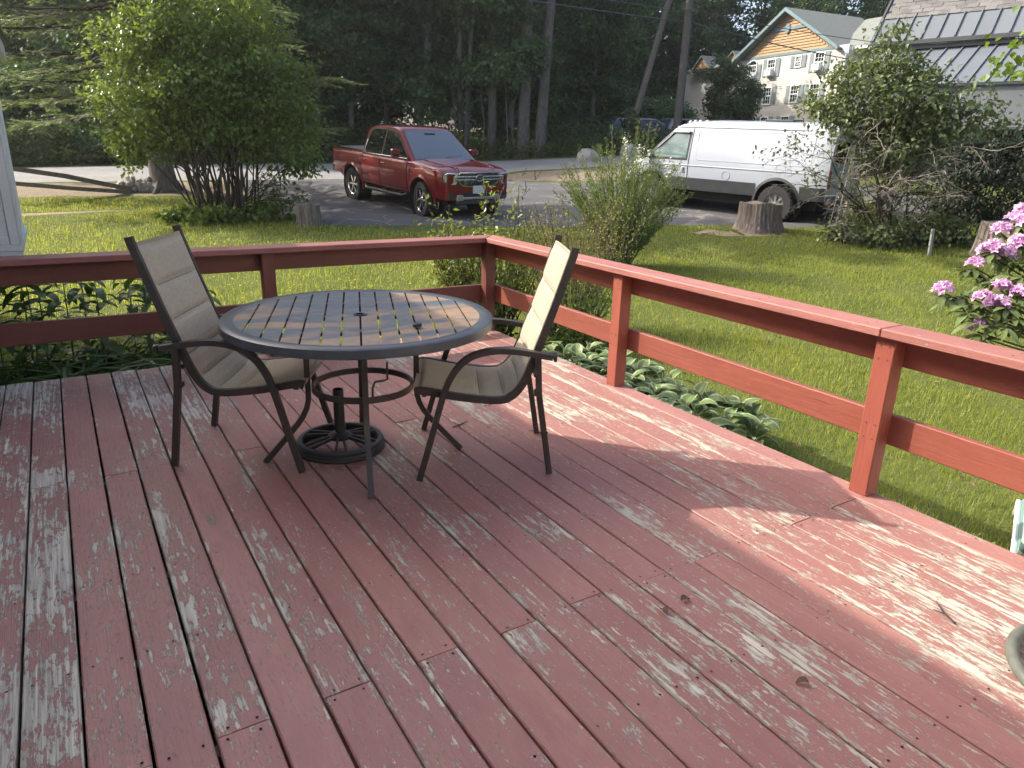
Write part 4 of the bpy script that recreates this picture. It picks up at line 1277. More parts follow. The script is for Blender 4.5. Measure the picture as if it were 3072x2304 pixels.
# front wing: u from -5.24 to 3.2 with cross gable; the wall has the porch cut out at its lower left
ap, el, er, ez, az_ = -1.06, -4.95, 2.95, 7.52, 10.0
hh('wall', (-3.06, .0, .8), (3.75, 6, ez), 'clap')
hh('wall', (-5.24, .0, 5.05), (-3.06, 6, ez), 'clap')
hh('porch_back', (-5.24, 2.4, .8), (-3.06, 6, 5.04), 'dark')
hh('porch_post', (-5.2, .05, .8), (-5.05, .2, 5.04), 'clap')
lp = B()
for k in range(56):
    z = .85 + .12 * k
    u0 = -5.24 if z > 5.05 else -3.06
    lp.prism([(-.001, z), (-.022, z), (-.003, z + .118)], u0, 3.75, 'yz')
o = lp.build('clapboards', M['clap'], gh, fix=False)
# (prism 'yz' extrudes along x: y is the first polygon coordinate)
tag(o, kind='stuff')
gw = lambda z: (max(0, (az_ - .12 - z)) / (az_ - ez))
gab = B().prism([(el + .25, ez + .02), (er - .25, ez + .02), (ap, az_ - .12)], .02, .5, 'xz').build('gable_wall', M['orange'], gh)
lp = B()
for k in range(15):
    z = ez + .05 + .158 * k; f = gw(z + .15)
    a, b_ = ap + (el + .25 - ap) * f, ap + (er - .25 - ap) * f
    if b_ - a < .1: continue
    lp.prism([(.019, z), (-.030, z), (.012, z + .156)], a, b_, 'yz')
tag(lp.build('gable_shingles', M['orange'], gh, fix=False), kind='stuff')
hh('frieze_board', (el + .1, -.05, ez - .10), (er - .1, -.024, ez + .05), 'blue_trim')
zb = 8.92; f = gw(zb)
hh('gable_band', (ap + (el - ap) * f + .12, -.06, zb - .09), (ap + (er - ap) * f - .12, -.035, zb + .09), 'blue_trim')
em_ = B().prism([(ap + .20 * math.cos(w), zb + .30 * math.sin(w)) for w in np.linspace(0, 2 * PI, 9)[:-1]], -.10, -.061, 'xz').build('gable_ornament', M['blue_trim'], gh)
def roof_slab(name, pts, th=.12, mat='green_roof'):
    """quad given by 4 points, thickened downwards"""
    v = [Vector(p) for p in pts]; n = (v[1] - v[0]).cross(v[3] - v[0]).normalized()
    if n.z < 0: n = -n
    B().add([tuple(p) for p in v] + [tuple(p - n * th) for p in v], [(0, 1, 2, 3), (7, 6, 5, 4), (0, 1, 5, 4), (1, 2, 6, 5), (2, 3, 7, 6), (3, 0, 4, 7)]).build(name, M[mat], gh)
ov = -.42
roof_slab('roof', [(ap, ov, az_ + .06), (ap, 6, az_ + .06), (el - .35, 6, ez - .12), (el - .35, ov, ez - .12)])
roof_slab('roof', [(ap, 6, az_ + .06), (ap, ov, az_ + .06), (er + .35, ov, ez - .12), (er + .35, 6, ez - .12)])
for a, b_ in ((el - .40, -1), (er + .40, 1)):
    vv = [(a, ez - .22), (a, ez - .04), (ap, az_ + .06), (ap, az_ - .16)]
    B().prism(vv, ov - .05, ov - .002, 'xz').build('rake_board', M['blue_trim'], gh)
# main body behind, with long eaves left and right
hh('main_wall', (-13.0, 1.8, .8), (-5.26, 9, 7.35), 'clap')
hh('main_wall', (3.76, 1.0, .8), (8.0, 9, 7.35), 'clap')
roof_slab('main_roof', [(-12.5, 1.2, 7.42), (-4.9, 1.2, 7.42), (-2.2, 5.2, 9.35), (-8.5, 5.2, 9.35)])
roof_slab('main_roof', [(2.6, .5, 7.46), (8.5, .5, 7.46), (8.5, 5.2, 9.75), (0, 5.2, 9.75)])
hh('gutter', (-12.6, 1.06, 7.28), (-5.0, 1.2, 7.42), 'clad')
hh('gutter', (2.9, .34, 7.32), (8.5, .48, 7.46), 'white_trim')
B().tube([(3.55, .25, 7.35), (3.62, -.02, 7.2), (3.65, -.06, 7.0), (3.65, -.06, 2)], .05, 6).build('downpipe', M['white_trim'], gh)
for c_ in (-7.0, -10.3):
    B().prism([(c_ - .85, 7.45), (c_ + .85, 7.45), (c_, 8.25)], 1.1, 3.0, 'xz').build('small_gable', M['orange'], gh)
    roof_slab('small_gable_roof', [(c_, .95, 8.36), (c_, 3.2, 8.36), (c_ - 1.05, 3.2, 7.42), (c_ - 1.05, .95, 7.42)], .07)
    roof_slab('small_gable_roof', [(c_, 3.2, 8.36), (c_, .95, 8.36), (c_ + 1.05, .95, 7.42), (c_ + 1.05, 3.2, 7.42)], .07)
def hwin(u0, u1, z0, z1, nx=3, ny=4, arch=False, ac=False, awning=False):
    w = hh('window', (u0, -.030, z0), (u1, -.0225, z1), 'pane')
    cx, cz = (u0 + u1) / 2, (z0 + z1) / 2
    c = Vector((cx, -.02625, cz))
    fr = B(); fw = .07
    fr.box((u0 - cx - fw / 2, -.02, 0), (fw, .06, z1 - z0 + 2 * fw)).box((u1 - cx + fw / 2, -.02, 0), (fw, .06, z1 - z0 + 2 * fw))
    fr.box((0, -.02, z0 - cz - fw / 2), (u1 - u0, .06, fw)).box((0, -.02, z1 - cz + fw / 2), (u1 - u0, .06, fw))
    fr.box((0, -.018, 0), (u1 - u0, .04, .06))
    fr.build('frame', M['white_trim'], w)
    mu = B()
    for i in range(1, nx): mu.box((u0 - cx + (u1 - u0) * i / nx, -.011, 0), (.022, .012, z1 - z0))
    for i in range(1, ny):
        if i * 2 != ny: mu.box((0, -.012, z0 - cz + (z1 - z0) * i / ny), (u1 - u0, .012, .022))
    mu.build('muntin', M['white_trim'], w)
    if arch:
        B().prism([(((u1 - u0) / 2) * math.cos(a), z1 - cz + .07 + .24 * math.sin(a)) for a in np.linspace(0, PI, 11)], -.012, -.004, 'xz').build('fanlight', M['pane'], w)
        B().tube([(((u1 - u0) / 2 + .03) * math.cos(a), -.02, z1 - cz + .07 + .27 * math.sin(a)) for a in np.linspace(0, PI, 13)], .04, 6).build('arch_trim', M['white_trim'], w)
    for s_ in (-1, 1):
        x = (u0 - .07 - .20) if s_ < 0 else (u1 + .07 + .20)
        sh = hh('shutter', (x - .15, -.055, z0 - .06), (x + .15, -.024, z1 + .06), 'shutter')
        lv = B()
        for q in range(9): lv.box((0, -.02, (z0 - z1) / 2 + (z1 - z0) * (q + .5) / 9), (.22, .012, .05))
        lv.build('louvre', M['shutter'], sh)
    if ac:
        hh('air_conditioner', (cx - .28, -.34, z0 - .02), (cx + .28, -.06, z0 + .34), 'white_trim', .02)
    if awning:
        B().prism([(-.03, z0 - cz + .02), (-.36, z0 - cz - .10), (-.36, z0 - cz - .06), (-.03, z0 - cz + .32)], u0 - cx, u1 - cx, 'yz').build('open_sash', M['white_trim'], w)
hwin(-4.02, -3.36, 6.27, 7.02, 4, 4, arch=True, awning=True)
hwin(-2.33, -1.75, 6.33, 7.25, 3, 4, ac=True)
hwin(-.03, .34, 6.70, 7.25, 3, 4)
hwin(1.46, 2.10, 6.35, 7.28, 3, 4, ac=True)
hwin(-2.40, -1.80, 4.68, 5.62, 3, 4)
hwin(1.40, 2.05, 4.60, 5.60, 3, 4)
hwin(-.1, .45, 4.70, 5.60, 3, 4)
hwin(-2.35, -1.8, 3.0, 3.85, 3, 4)
hwin(-.6, .0, 3.0, 3.85, 3, 4)

# ------------------------------------------------------------------ poles and wires
M['pole'] = bark_mat('weathered_pole', (.085, .072, .060), (.17, .15, .13), (30, 30, 2), .3)
PX, PY = 25.35, 26.15
pz = gz(PX, PY)
pole = thing('utility_pole', 'tall weathered utility pole standing across the road left of the van', 'utility pole', (PX, PY, pz))
B().tube([(0, 0, -.3), (.05, -.04, 5.5), (.11, -.08, 11.5)], [.18, .155, .13], 12).build('shaft', M['pole'], pole, smooth=60)
B().tube([(.21, -.06, 0), (.24, -.08, 5), (.29, -.11, 10)], .035, 6).build('conduit', M['clad'], pole)
B().box((.1, -.07, 10.9), (.1, 2.2, .12)).build('cross_arm', M['pole'], pole)
B().box((.08, -.06, 6.2), (.34, .34, .10)).build('cable_clamp', M['clad'], pole)
gx_, gy_ = 22.9, 27.0
gpole = thing('guy_pole', 'leaning brown brace pole propped against the utility pole', 'pole', (gx_, gy_, gz(gx_, gy_)))
B().tube([(0, 0, -.3), (PX - gx_ - .15, PY - gy_ + .05, 9.6)], [.15, .12], 10).build('shaft', M['pole'], gpole, smooth=60)
wm = simple('wire_black', (.05, .055, .06), .4)
def wire(label, a, c, sag, r=.016):
    a, c = Vector(a), Vector(c)
    P = [a.lerp(c, i / 30) - Vector((0, 0, 4 * sag * (i / 30) * (1 - i / 30))) for i in range(31)]
    o = B().tube(P, r, 5).build('overhead_wire', wm)
    return tag(o, label, 'wire', 'overhead wires')
LX, LY = -9.0, 19.0
wire('uppermost wire running left from the utility pole across the trees', (PX, PY, 9.15), (LX, LY, 7.75), .95)
wire('wire just under the topmost one left of the utility pole', (PX, PY, 9.0), (LX, LY, 7.45), .85)
wire('third wire down crossing the dark trees above the pickup', (PX, PY, 7.55), (LX, LY, 6.6), .25)
wire('lowest long wire crossing the dark trees above the pickup', (PX, PY, 7.15), (LX, LY, 6.0), .25, .022)
wire('upper wire running right from the pole in front of the white house', (PX, PY, 9.2), (44, 14, 9.3), .5)
wire('middle wire running right from the pole across the orange gable', (PX, PY, 7.7), (44, 14, 6.4), .7)
wire('lower wire sagging right from the pole across the white house windows', (PX, PY, 7.2), (44, 14, 5.2), .8, .024)
wire('wire rising steeply away from the pole behind the brace pole', (PX, PY, 8.9), (16, 36, 6.5), .3)

# ------------------------------------------------------------------ small outdoor things
M['old_wood'] = bark_mat('grey_weathered_wood', (.10, .085, .065), (.21, .185, .15), (14, 14, 14), .35)
fx0 = thing('split_rail_fence', 'fallen grey split rail fence leaning down to the ground beside the gravel', 'fence', (-.9, 19.9, gz(-.9, 19.9)))
B().tube([(0, 0, -.2), (0, 0, 1.0)], .07, 8).build('post', M['old_wood'], fx0)
fz = gz(-.9, 19.9)
B().bar([(.0, -.05, .84 - fz), (1.2, .55, .62 - fz), (2.75, 1.25, gz(1.85, 21.1) + .05 - fz)], .10, .105, (.4, -.9, 0)).build('rail', M['old_wood'], fx0)
B().bar([(.0, .05, .50 - fz), (1.2, .35, .36 - fz), (2.5, .85, gz(1.6, 20.7) + .07 - fz)], .10, .095, (.4, -.9, 0)).build('rail', M['old_wood'], fx0)

t = NT('field_stone'); n = t.noise(t.coord(), 5, 5); c = t.mix(t.ramp(n, .3, .7), (.25, .235, .21), (.46, .44, .40)); c = t.mix(t.math('MULTIPLY', t.rnd(), .5), c, (.20, .18, .15))
t.put(col=c, rough=.9, spec=.2); t.bump(n, .5, .03); M['stone'] = t.m
def rock(name, seed, r, parent=None, squash=.75):
    import bmesh
    bm = bmesh.new(); bmesh.ops.create_icosphere(bm, subdivisions=2, radius=1)
    rg = np.random.RandomState(seed); dirs = rg.randn(9, 3); dirs /= np.linalg.norm(dirs, axis=1)[:, None]; off = rg.uniform(.55, .95, 9)
    for v in bm.verts:
        p = np.array(v.co); k = 1.0
        for d, o_ in zip(dirs, off):
            q = p @ d
            if q > o_: k = min(k, o_ / q)
        v.co = Vector(p * k * r); v.co.z *= squash
    me = bpy.data.meshes.new(name); bm.to_mesh(me); bm.free(); me.materials.append(M['stone'])
    me.shade_smooth(); me.set_sharp_from_angle(angle=rad(28))
    o = bpy.data.objects.new(name, me); return link(o, parent)
st = thing('stone_pile', 'low pile of pale field stones beside the spruce trunk', 'stone pile', (1.85, 21.2, gz(1.85, 21.2)))
protos = [rock('stone', 10 + k, .12, st) for k in range(5)]
rg = random.Random(3)
cnt = 0
for layer, (nn, z, x0, x1) in enumerate(((11, .07, -.55, .60), (9, .20, -.40, .60), (6, .31, -.25, .55))):
    for k in range(nn):
        for dy in ((-.12, .12) if layer < 2 else (0,)):
            o = protos[cnt] if cnt < 5 else same(protos[rg.randrange(5)], 'stone', st)
            cnt += 1
            s_ = rg.uniform(.7, 1.15)
            o.location = (x0 + (x1 - x0) * (k + rg.uniform(.2, .8)) / nn, dy + rg.uniform(-.05, .05) - .35 * (x0 + (x1 - x0) * k / nn) * 1.0, z + rg.uniform(-.02, .02)); o.scale = (s_ * rg.uniform(.9, 1.3), s_, s_ * rg.uniform(.8, 1.1)); o.rotation_euler = (rg.uniform(0, 6), rg.uniform(-.4, .4), rg.uniform(0, 6))
for (x, y, r_, lb) in ((19.9, 25.7, .55, 'wide grey boulder in the weeds across the road, nearer the pickup'), (22.5, 26.2, .55, 'pointed grey boulder in the weeds across the road, nearer the van')):
    o = rock('boulder', int(x * 10), r_, None, .95); o.location = (x, y, gz(x, y) + .05); tag(o, lb, 'boulder', 'boulders across the road')

M['stump_bark'] = bark_mat('stump_bark', (.085, .068, .055), (.27, .235, .20), (11, 11, 1.2), 1.0)
t = NT('cut_wood'); n = t.noise(t.coord(), 20, 4); t.put(col=t.mix(n, (.13, .10, .075), (.26, .21, .16)), rough=.95); M['cut'] = t.m
def stump(label, x, y, r, h, seed, mat='stump_bark', root=.35):
    s = thing('tree_stump', label, 'tree stump', (x, y, gz(x, y)), 0, 'tree stumps on the lawn')
    rg = np.random.RandomState(seed); N = 96; rows = []
    ph = rg.uniform(0, 6.28, 8)
    for i in range(12):
        f = i / 11; z = -.05 + (h + .05) * f
        row = []
        for j in range(N):
            w = 2 * PI * j / N
            flute = .05 * math.sin(5 * w + ph[0]) + .04 * math.sin(9 * w + ph[1]) + .035 * abs(math.sin(17 * w + ph[2] + f)) + .025 * math.sin(31 * w + ph[3] + 2 * f)
            fl = (1 - f) ** 3 * root * (1 + .6 * math.sin(3 * w + ph[4]))
            rr = r * (1 + flute + fl - .05 * f)
            row.append((rr * math.cos(w), rr * math.sin(w), z + (.02 * math.sin(4 * w + ph[5]) if i == 11 else 0)))
        row.append(row[0]); rows.append(row)
    b = B().grid(rows); b.build('bark', M[mat], s, smooth=40)
    top = [(p[0] * .99, p[1] * .99, p[2] - .012) for p in rows[-1][:-1]]
    B().add(top + [(0, 0, h - .03)], [(i, (i + 1) % N, N) for i in range(N)]).build('cut_face', M['cut'], s)
    return s
stump('dark short stump at the edge of the driveway left of the pickup', 4.30, 14.62, .235, .42, 2, root=.05)
stump('silvery fluted stump with flared roots in front of the van wheel', 13.02, 10.62, .43, .58, 5)
stump('tall stump with green ivy creeping over it behind the thin rods', 14.85, 9.45, .34, .62, 9, root=.15)
stump('dark stump in deep shade behind the pink rhododendron', 14.9, 6.55, .42, .60, 12, root=.12)
stake = B().box((0, 0, .18), (.085, .03, .62), Matrix.Rotation(rad(-5), 4, 'Y')).build('wooden_stake', simple('pale_grey_wood', (.32, .31, .27), .9, 0, .15, 20))
stake.location = (13.91, 7.32, gz(13.91, 7.32)); tag(stake, 'pale grey wooden stake stuck in the grass below the tangled shrub', 'stake')
for k, (dx, lb, r_) in enumerate(((0.0, 'thin grey rod leaning by the van tail, left of two', .012), (.12, 'thicker grey rod leaning by the van tail, right of two', .02))):
    o = B().tube([(0, 0, -.1), (.10 - .03 * k, -.12, 1.75)], r_, 6).build('garden_rod', simple('grey_rod', (.22, .22, .21), .6) if k == 0 else bpy.data.materials['grey_rod'])
    o.location = (14.2 + dx, 9.72 - dx * .6, gz(14.2, 9.7)); tag(o, lb, 'rod', 'rods by the van')

# ring at the right, lying on the deck
o = B().tube([(.30 * math.cos(w), .30 * math.sin(w), .021) for w in np.linspace(0, 2 * PI, 49)[:-1]], .020, 10, closed=True).build('metal_hoop', simple('weathered_green_grey', (.11, .115, .095), .5, 0, .25, 14), smooth=60)
o.location = (2.52, .47, 0.0); tag(o, 'weathered grey green hoop lying on the peeling deck boards', 'hoop')

# striped lounge chair on the lawn by the deck
lc = thing('lawn_chair', 'green and white striped fabric lounge chair standing on the grass beside the deck', 'lawn chair', (3.83, .985, -.49), rad(112))
t = NT('striped_canvas'); sp = t.new('ShaderNodeSeparateXYZ'); t.l.new(t.coord(), sp.inputs[0])
sw = t.math('FRACT', t.math('MULTIPLY', sp.outputs[2], 8.0)); wv = t.noise(t.vmath('MULTIPLY', t.coord(), (300, 300, 300)), 1, 2)
c = t.mix(t.ramp(sw, .48, .52), (.10, .19, .17), (.72, .74, .70)); c = t.mix(t.ramp(wv, .4, .7, 0, .35), c, (.40, .45, .42)); t.put(col=c, rough=.9, spec=.1); t.bump(wv, .2, .003); M['stripe'] = t.m
B().box((0, 0, 0), (.56, .05, .50), None).build('back_cushion', M['stripe'], lc, bevel=.018)
lc.children[0].rotation_euler = (rad(-28), 0, 0); lc.children[0].location = (0, .0, .22)
B().box((0, -.42, .16), (.56, .72, .06)).build('seat_cushion', M['stripe'], lc, bevel=.018)
for s_ in (-1, 1):
    B().tube([(s_ * .29, .22, .0), (s_ * .29, .0, .14), (s_ * .29, -.80, .14), (s_ * .29, -.86, .0)], .014, 6).build('frame_leg', M['white_trim'], lc, smooth=50)

# ------------------------------------------------------------------ plants
def nrmz(a): return a / np.maximum(np.linalg.norm(a, axis=-1, keepdims=True), 1e-9)
def leaf_mesh(name, P, A, Nn, L, W, mat, parent=None, fold=.18, tint=None, kind=None):
    A = nrmz(A); S = nrmz(np.cross(A, Nn)); Nn = np.cross(S, A)
    n = len(P); L = np.broadcast_to(np.asarray(L, float), (n,))[:, None]; W = np.broadcast_to(np.asarray(W, float), (n,))[:, None]
    V = np.stack([P, P + A * L * .42 + S * W * .5 + Nn * W * fold, P + A * L - Nn * L * .08, P + A * L * .42 - S * W * .5 + Nn * W * fold], 1).reshape(-1, 3)
    k = np.arange(n)[:, None] * 4
    F = np.concatenate([k + np.array([[0, 1, 2]]), k + np.array([[0, 2, 3]])], 0)
    o = mesh_np(name, V, F, mat, parent, tint=None if tint is None else np.repeat(tint, 4))
    if kind: o['kind'] = kind
    return o

def crown(ells, ncl, per, cr, rs, shell=(.55, 1.0), flat=.65, up=.25):
    E_ = np.array(ells, float)
    vol = (E_[:, 3] * E_[:, 4] * E_[:, 5]) ** .8
    ci = rs.choice(len(E_), ncl, p=vol / vol.sum())
    d = nrmz(rs.randn(ncl, 3)); r = rs.uniform(shell[0], shell[1], (ncl, 1)) ** .6
    C_ = E_[ci, :3] + d * r * E_[ci, 3:6]
    out = nrmz(d / E_[ci, 3:6])
    # leaves of a clump
    P = np.repeat(C_, per, 0) + rs.randn(ncl * per, 3) * cr * np.array([1, 1, flat])
    O = np.repeat(out, per, 0)
    ct = np.repeat(rs.uniform(0, 1, ncl), per)
    return P, O, ct, C_

def leafy(name, ells, ncl, per, cr, L, W, mat, parent, seed, droop=.35, **kw):
    rs = np.random.RandomState(seed)
    zmin = kw.pop('zmin', None)
    P, O, ct, C_ = crown(ells, ncl, per, cr, rs, **kw)
    n = len(P)
    A = O * .6 + rs.randn(n, 3) * .6 + np.array([0, 0, -droop])
    Nn = np.array([0, 0, .9]) + O * .5 + rs.randn(n, 3) * .45
    t_ = np.clip(.35 * ct + .65 * rs.uniform(0, 1, n), 0, 1)
    if zmin is not None:
        k = P[:, 2] > zmin; P, A, Nn, t_ = P[k], A[k], Nn[k], t_[k]; n = len(P)
    s_ = rs.uniform(.65, 1.15, n)
    o = leaf_mesh(name, P, A, Nn, L * s_, W * s_, mat, parent, tint=t_)
    return o, C_

M['lf_lilac'] = leaf_mat('lilac_leaf', (.048, .088, .018), (.16, .225, .050), .45, .30)
M['lf_maple'] = leaf_mat('maple_leaf', (.034, .072, .026), (.080, .145, .048), .36, .5)
M['lf_far'] = leaf_mat('bright_tree_leaf', (.045, .075, .030), (.10, .145, .055), .3, .5)
M['lf_fg'] = leaf_mat('sunny_maple_leaf', (.09, .16, .025), (.17, .25, .05), .4, .45)
M['lf_bush'] = leaf_mat('honeysuckle_leaf', (.065, .095, .034), (.165, .205, .085), .28, .45)
M['lf_shaded'] = leaf_mat('shaded_evergreen_leaf', (.010, .018, .008), (.026, .040, .016), .1, .5)  # near-black leaf colour stands in for the deep shade below the grey wall
M['lf_under'] = leaf_mat('undergrowth_leaf', (.04, .07, .02), (.11, .15, .045), .3, .5, (.9, (.19, .19, .07)))
M['lf_rose'] = leaf_mat('rose_leaf', (.07, .115, .022), (.20, .24, .055), .35, .38)
M['lf_scrub'] = leaf_mat('spirea_leaf', (.11, .12, .035), (.23, .22, .075), .3, .5, (.75, (.20, .13, .07)))
M['lf_broom'] = leaf_mat('broom_leaf', (.055, .085, .025), (.16, .21, .06), .3, .5, (.86, (.16, .11, .06)))
M['needle'] = leaf_mat('spruce_needle', (.045, .070, .038), (.16, .215, .10), .35, .55)
M['bark'] = bark_mat('grey_bark', (.055, .048, .040), (.16, .145, .125))
M['pale_bark'] = bark_mat('pale_trunk_bark', (.10, .10, .092), (.24, .235, .22), (6, 6, 2))
M['twig'] = simple('grey_twig', (.20, .175, .145), .85, 0, .3, 10)
M['stem'] = simple('brown_stem', (.045, .034, .024), .85, 0, .3, 10)
M['gstem'] = simple('green_stem', (.10, .15, .04), .7, 0, .3, 10)
M['petal_y'] = simple('yellow_petal', (.75, .55, .03), .6, 0, .1, 5)
M['petal_w'] = simple('white_petal', (.72, .72, .62), .6, 0, .1, 5)

# ---- forest trees: six crowns, copied
def forest_proto(k):
    rs = np.random.RandomState(40 + k)
    H = [12.5, 14.0, 11.5, 13.0, 10.5, 12.0][k]
    base = [2.4, 3.0, 1.5, 3.2, 1.0, 2.0][k]
    ells = []
    n = 19
    for i in range(n):
        f = (i + .5) / n
        z = base + (H - base) * f
        R = 2.6 * math.sin(PI * min(1, .22 + f * .80)) ** .7
        a = rs.uniform(0, 6.28); q = rs.uniform(.35, .95) * R
        ells.append((q * math.cos(a), q * math.sin(a), z, rs.uniform(1.1, 1.7), rs.uniform(1.1, 1.7), rs.uniform(.55, .85)))
    root = thing('maple_tree', 'x', 'tree', (0, 0, -50))
    o, C_ = leafy('crown', ells, 300, 60, .32, .21, .18, M['lf_maple'], root, 60 + k, .35, flat=.45, shell=(.35, 1.0))
    b = B()
    lean = rs.uniform(-.5, .5, 2)
    tp = [(lean[0] * (z / H) ** 1.5, lean[1] * (z / H) ** 1.5, z) for z in np.linspace(-.3, H * .92, 8)]
    r0 = [.20, .17, .24, .15, .13, .18][k]
    b.tube(tp, [r0 * (1.25 if i == 0 else 1 - .11 * i) for i in range(8)], 9)
    for e in ells[::2]:
        zz = max(1.5, e[2] - rs.uniform(.8, 1.6)); f = zz / H
        s_ = (lean[0] * f ** 1.5, lean[1] * f ** 1.5, zz)
        b.tube([s_, ((s_[0] + e[0]) / 2, (s_[1] + e[1]) / 2, (zz + e[2]) / 2 + .1), (e[0], e[1], e[2])], [.06, .045, .015], 5)
    b.build('trunk', M['pale_bark'] if k in (0, 3) else M['bark'], root, smooth=60)
    return root
FP = [forest_proto(k) for k in range(6)]
used = set()
rg = random.Random(12)
WHERE = ['behind the lilac', 'behind the pickup', 'right of the pickup', 'behind the utility pole']
def forest_tree(x, y, k, s, label, rz=None, group='trees of the wood across the road', sz=None):
    if k in used: t_ = copy_tree(FP[k])
    else: t_ = FP[k]; used.add(k)
    t_.location = (x, y, gz(x, y) - .1); t_.rotation_euler = (0, 0, rg.uniform(0, 6.28) if rz is None else rz); t_.scale = (s, s, sz or s)
    tag(t_, label, 'tree', group)
    return t_
def road_far(x):
    p = np.array(ROAD_F); return float(np.interp(x, p[:, 0], p[:, 1]))
row = 0
ct_ = [0, 0, 0, 0]
TXT = {0: 'front row maple of the wood across the road, %s from the left', 1: 'second row maple inside the wood across the road, %s from the left', 2: 'tall dark tree deep in the wood, %s from the left'}
x = 4.8
while x < 20.5:
    y = road_far(x) + rg.uniform(2.4, 4.2)
    k = rg.choice([0, 1, 2, 4, 5]) if x < 12 else rg.choice([0, 1, 3, 5])
    forest_tree(x, y, k, rg.uniform(.85, 1.05), TXT[0] % ORD[ct_[0]]); ct_[0] += 1
    x += rg.uniform(1.7, 2.5)
x = 1.5
while x < 25:
    forest_tree(x, road_far(x) + rg.uniform(7, 10.5), rg.randrange(6), rg.uniform(.95, 1.2), TXT[1] % ORD[ct_[1]]); ct_[1] += 1
    x += rg.uniform(2.6, 3.6)
x = -16.0
while x < 29:
    forest_tree(x, max(road_far(x), 30) + rg.uniform(18, 26), rg.randrange(6), rg.uniform(1.2, 1.5), TXT[2] % ORD[ct_[2]]); ct_[2] += 1
    x += rg.uniform(3.2, 4.6)
for (x, y, k, s, lb) in ((25.6, 33.0, 1, 1.0, 'dark leafy tree just behind the leaning brace pole'), (22.4, 34.5, 3, 1.05, 'dark leafy tree left of the leaning brace pole'), (26.9, 35.8, 5, 1.05, 'leafy tree right behind the utility pole'),
                         (29, 44, 4, 1.4, 'broad tree far behind the utility pole')):
    forest_tree(x, y, k, s, lb, group='trees between the road and the gabled house')
HT = ((52, 50, 0, 1.25), (58, 44, 1, 1.2), (61, 39.5, 2, 1.25), (63, 34, 5, 1.35), (55, 55, 3, 1.3), (66, 29, 4, 1.5), (47, 56, 5, 1.25), (69, 41, 1, 1.3), (55, 59, 0, 1.8), (50, 58, 2, 1.8), (60, 52, 4, 2.0), (64, 47, 5, 1.7))
rank_ = [sorted(HT, key=lambda q: math.atan2(q[0], q[1])).index(h) for h in HT]
nt_ = -1
for (x, y, k, s) in HT:
    nt_ += 1
    forest_tree(x, y, k, s, 'leafy tree rising behind the gabled house roof, %s from the left' % ORD[rank_[nt_]], group='trees behind the gabled house')
for (x, y, k, s) in ((25, 49, 0, 1.5), (28, 53, 1, 1.5), (31.5, 55, 2, 1.6), (35, 59, 5, 1.6), (39.5, 62, 0, 1.6), (44, 58, 1, 1.6), (47, 63, 2, 1.7), (33, 66, 4, 1.9), (27, 62, 3, 1.6)):
    forest_tree(x, y, k, s, 'tall tree far back between the utility pole and the gabled house, %s from the left' % ORD[sorted([25 / 49, 28 / 53, 31.5 / 55, 35 / 59, 39.5 / 62, 44 / 58, 47 / 63, 33 / 66, 27 / 62]).index(x / y)], group='far trees left of the gabled house')
x = -40.0
while x < 30:
    forest_tree(x, rg.uniform(74, 84), rg.choice((2, 4, 5)), 1.7, 'distant tree closing the back of the wood, %s from the left' % ORD[ct_[3]], group='distant trees at the back of the wood')
    x += rg.uniform(3.6, 5.0); ct_[3] += 1

# named pale trunks that stand out in front of the dark wood
def bare_trunk(x, y, pts, r, label, mat='pale_bark'):
    o = thing('pale_tree', label, 'tree', (x, y, gz(x, y)), 0, 'pale trunks standing out against the wood')
    B().tube(pts, [r * (1.15 if i == 0 else 1 - .06 * i) for i in range(len(pts))], 10).build('trunk', M[mat], o, smooth=60)
    zt = pts[-1][2]; cx, cy = pts[-1][0], pts[-1][1]
    leafy('crown', [(cx, cy, zt + 1.0, 2.0, 2.0, 1.6), (cx + 1, cy + .5, zt - .3, 1.4, 1.4, .8)], 90, 50, .3, .2, .17, M['lf_maple'], o, int(x * 10), flat=.45)
    return o
bare_trunk(15.5, 33.2, [(0, 0, -.2), (-.05, .05, 2.0), (.35, 0, 4.2), (.45, .1, 6.2), (.9, .1, 9.5)], .19, 'pale crooked trunk rising just behind the pickup roof')
bare_trunk(18.9, 29.4, [(0, 0, -.2), (.02, 0, 3), (.1, .1, 6), (.0, .1, 9.5)], .27, 'thick dark trunk right of the pickup, left of a pair', 'bark')
bare_trunk(19.55, 29.0, [(0, 0, -.2), (.12, 0, 3), (.35, .1, 6), (.5, .1, 9.5)], .25, 'thick dark trunk right of the pickup, right of a pair', 'bark')
bare_trunk(17.9, 30.6, [(0, 0, -.2), (.02, 0, 3), (.05, .1, 6), (.1, .1, 9.5)], .2, 'straight grey trunk right of the pickup beside thin saplings', 'bark')
bare_trunk(16.9, 31.3, [(0, 0, -.2), (.10, 0, 3), (.35, .1, 6), (.5, .1, 9.0)], .12, 'slender grey trunk nearest the pickup mirror', 'bark')
for k in range(9):
    x = 15.6 + .42 * k + rg.uniform(-.1, .1); y = road_far(x) + rg.uniform(.8, 2.2)
    o = B().tube([(0, 0, -.1), (rg.uniform(-.2, .2), 0, 1.6), (rg.uniform(-.4, .4), .1, 3.6)], [.035, .03, .015], 5).build('sapling', M['bark'])
    o.location = (x, y, gz(x, y)); tag(o, 'thin bare sapling at the wood edge right of the pickup, %s from the left' % ORD[k], 'sapling', 'saplings at the wood edge')

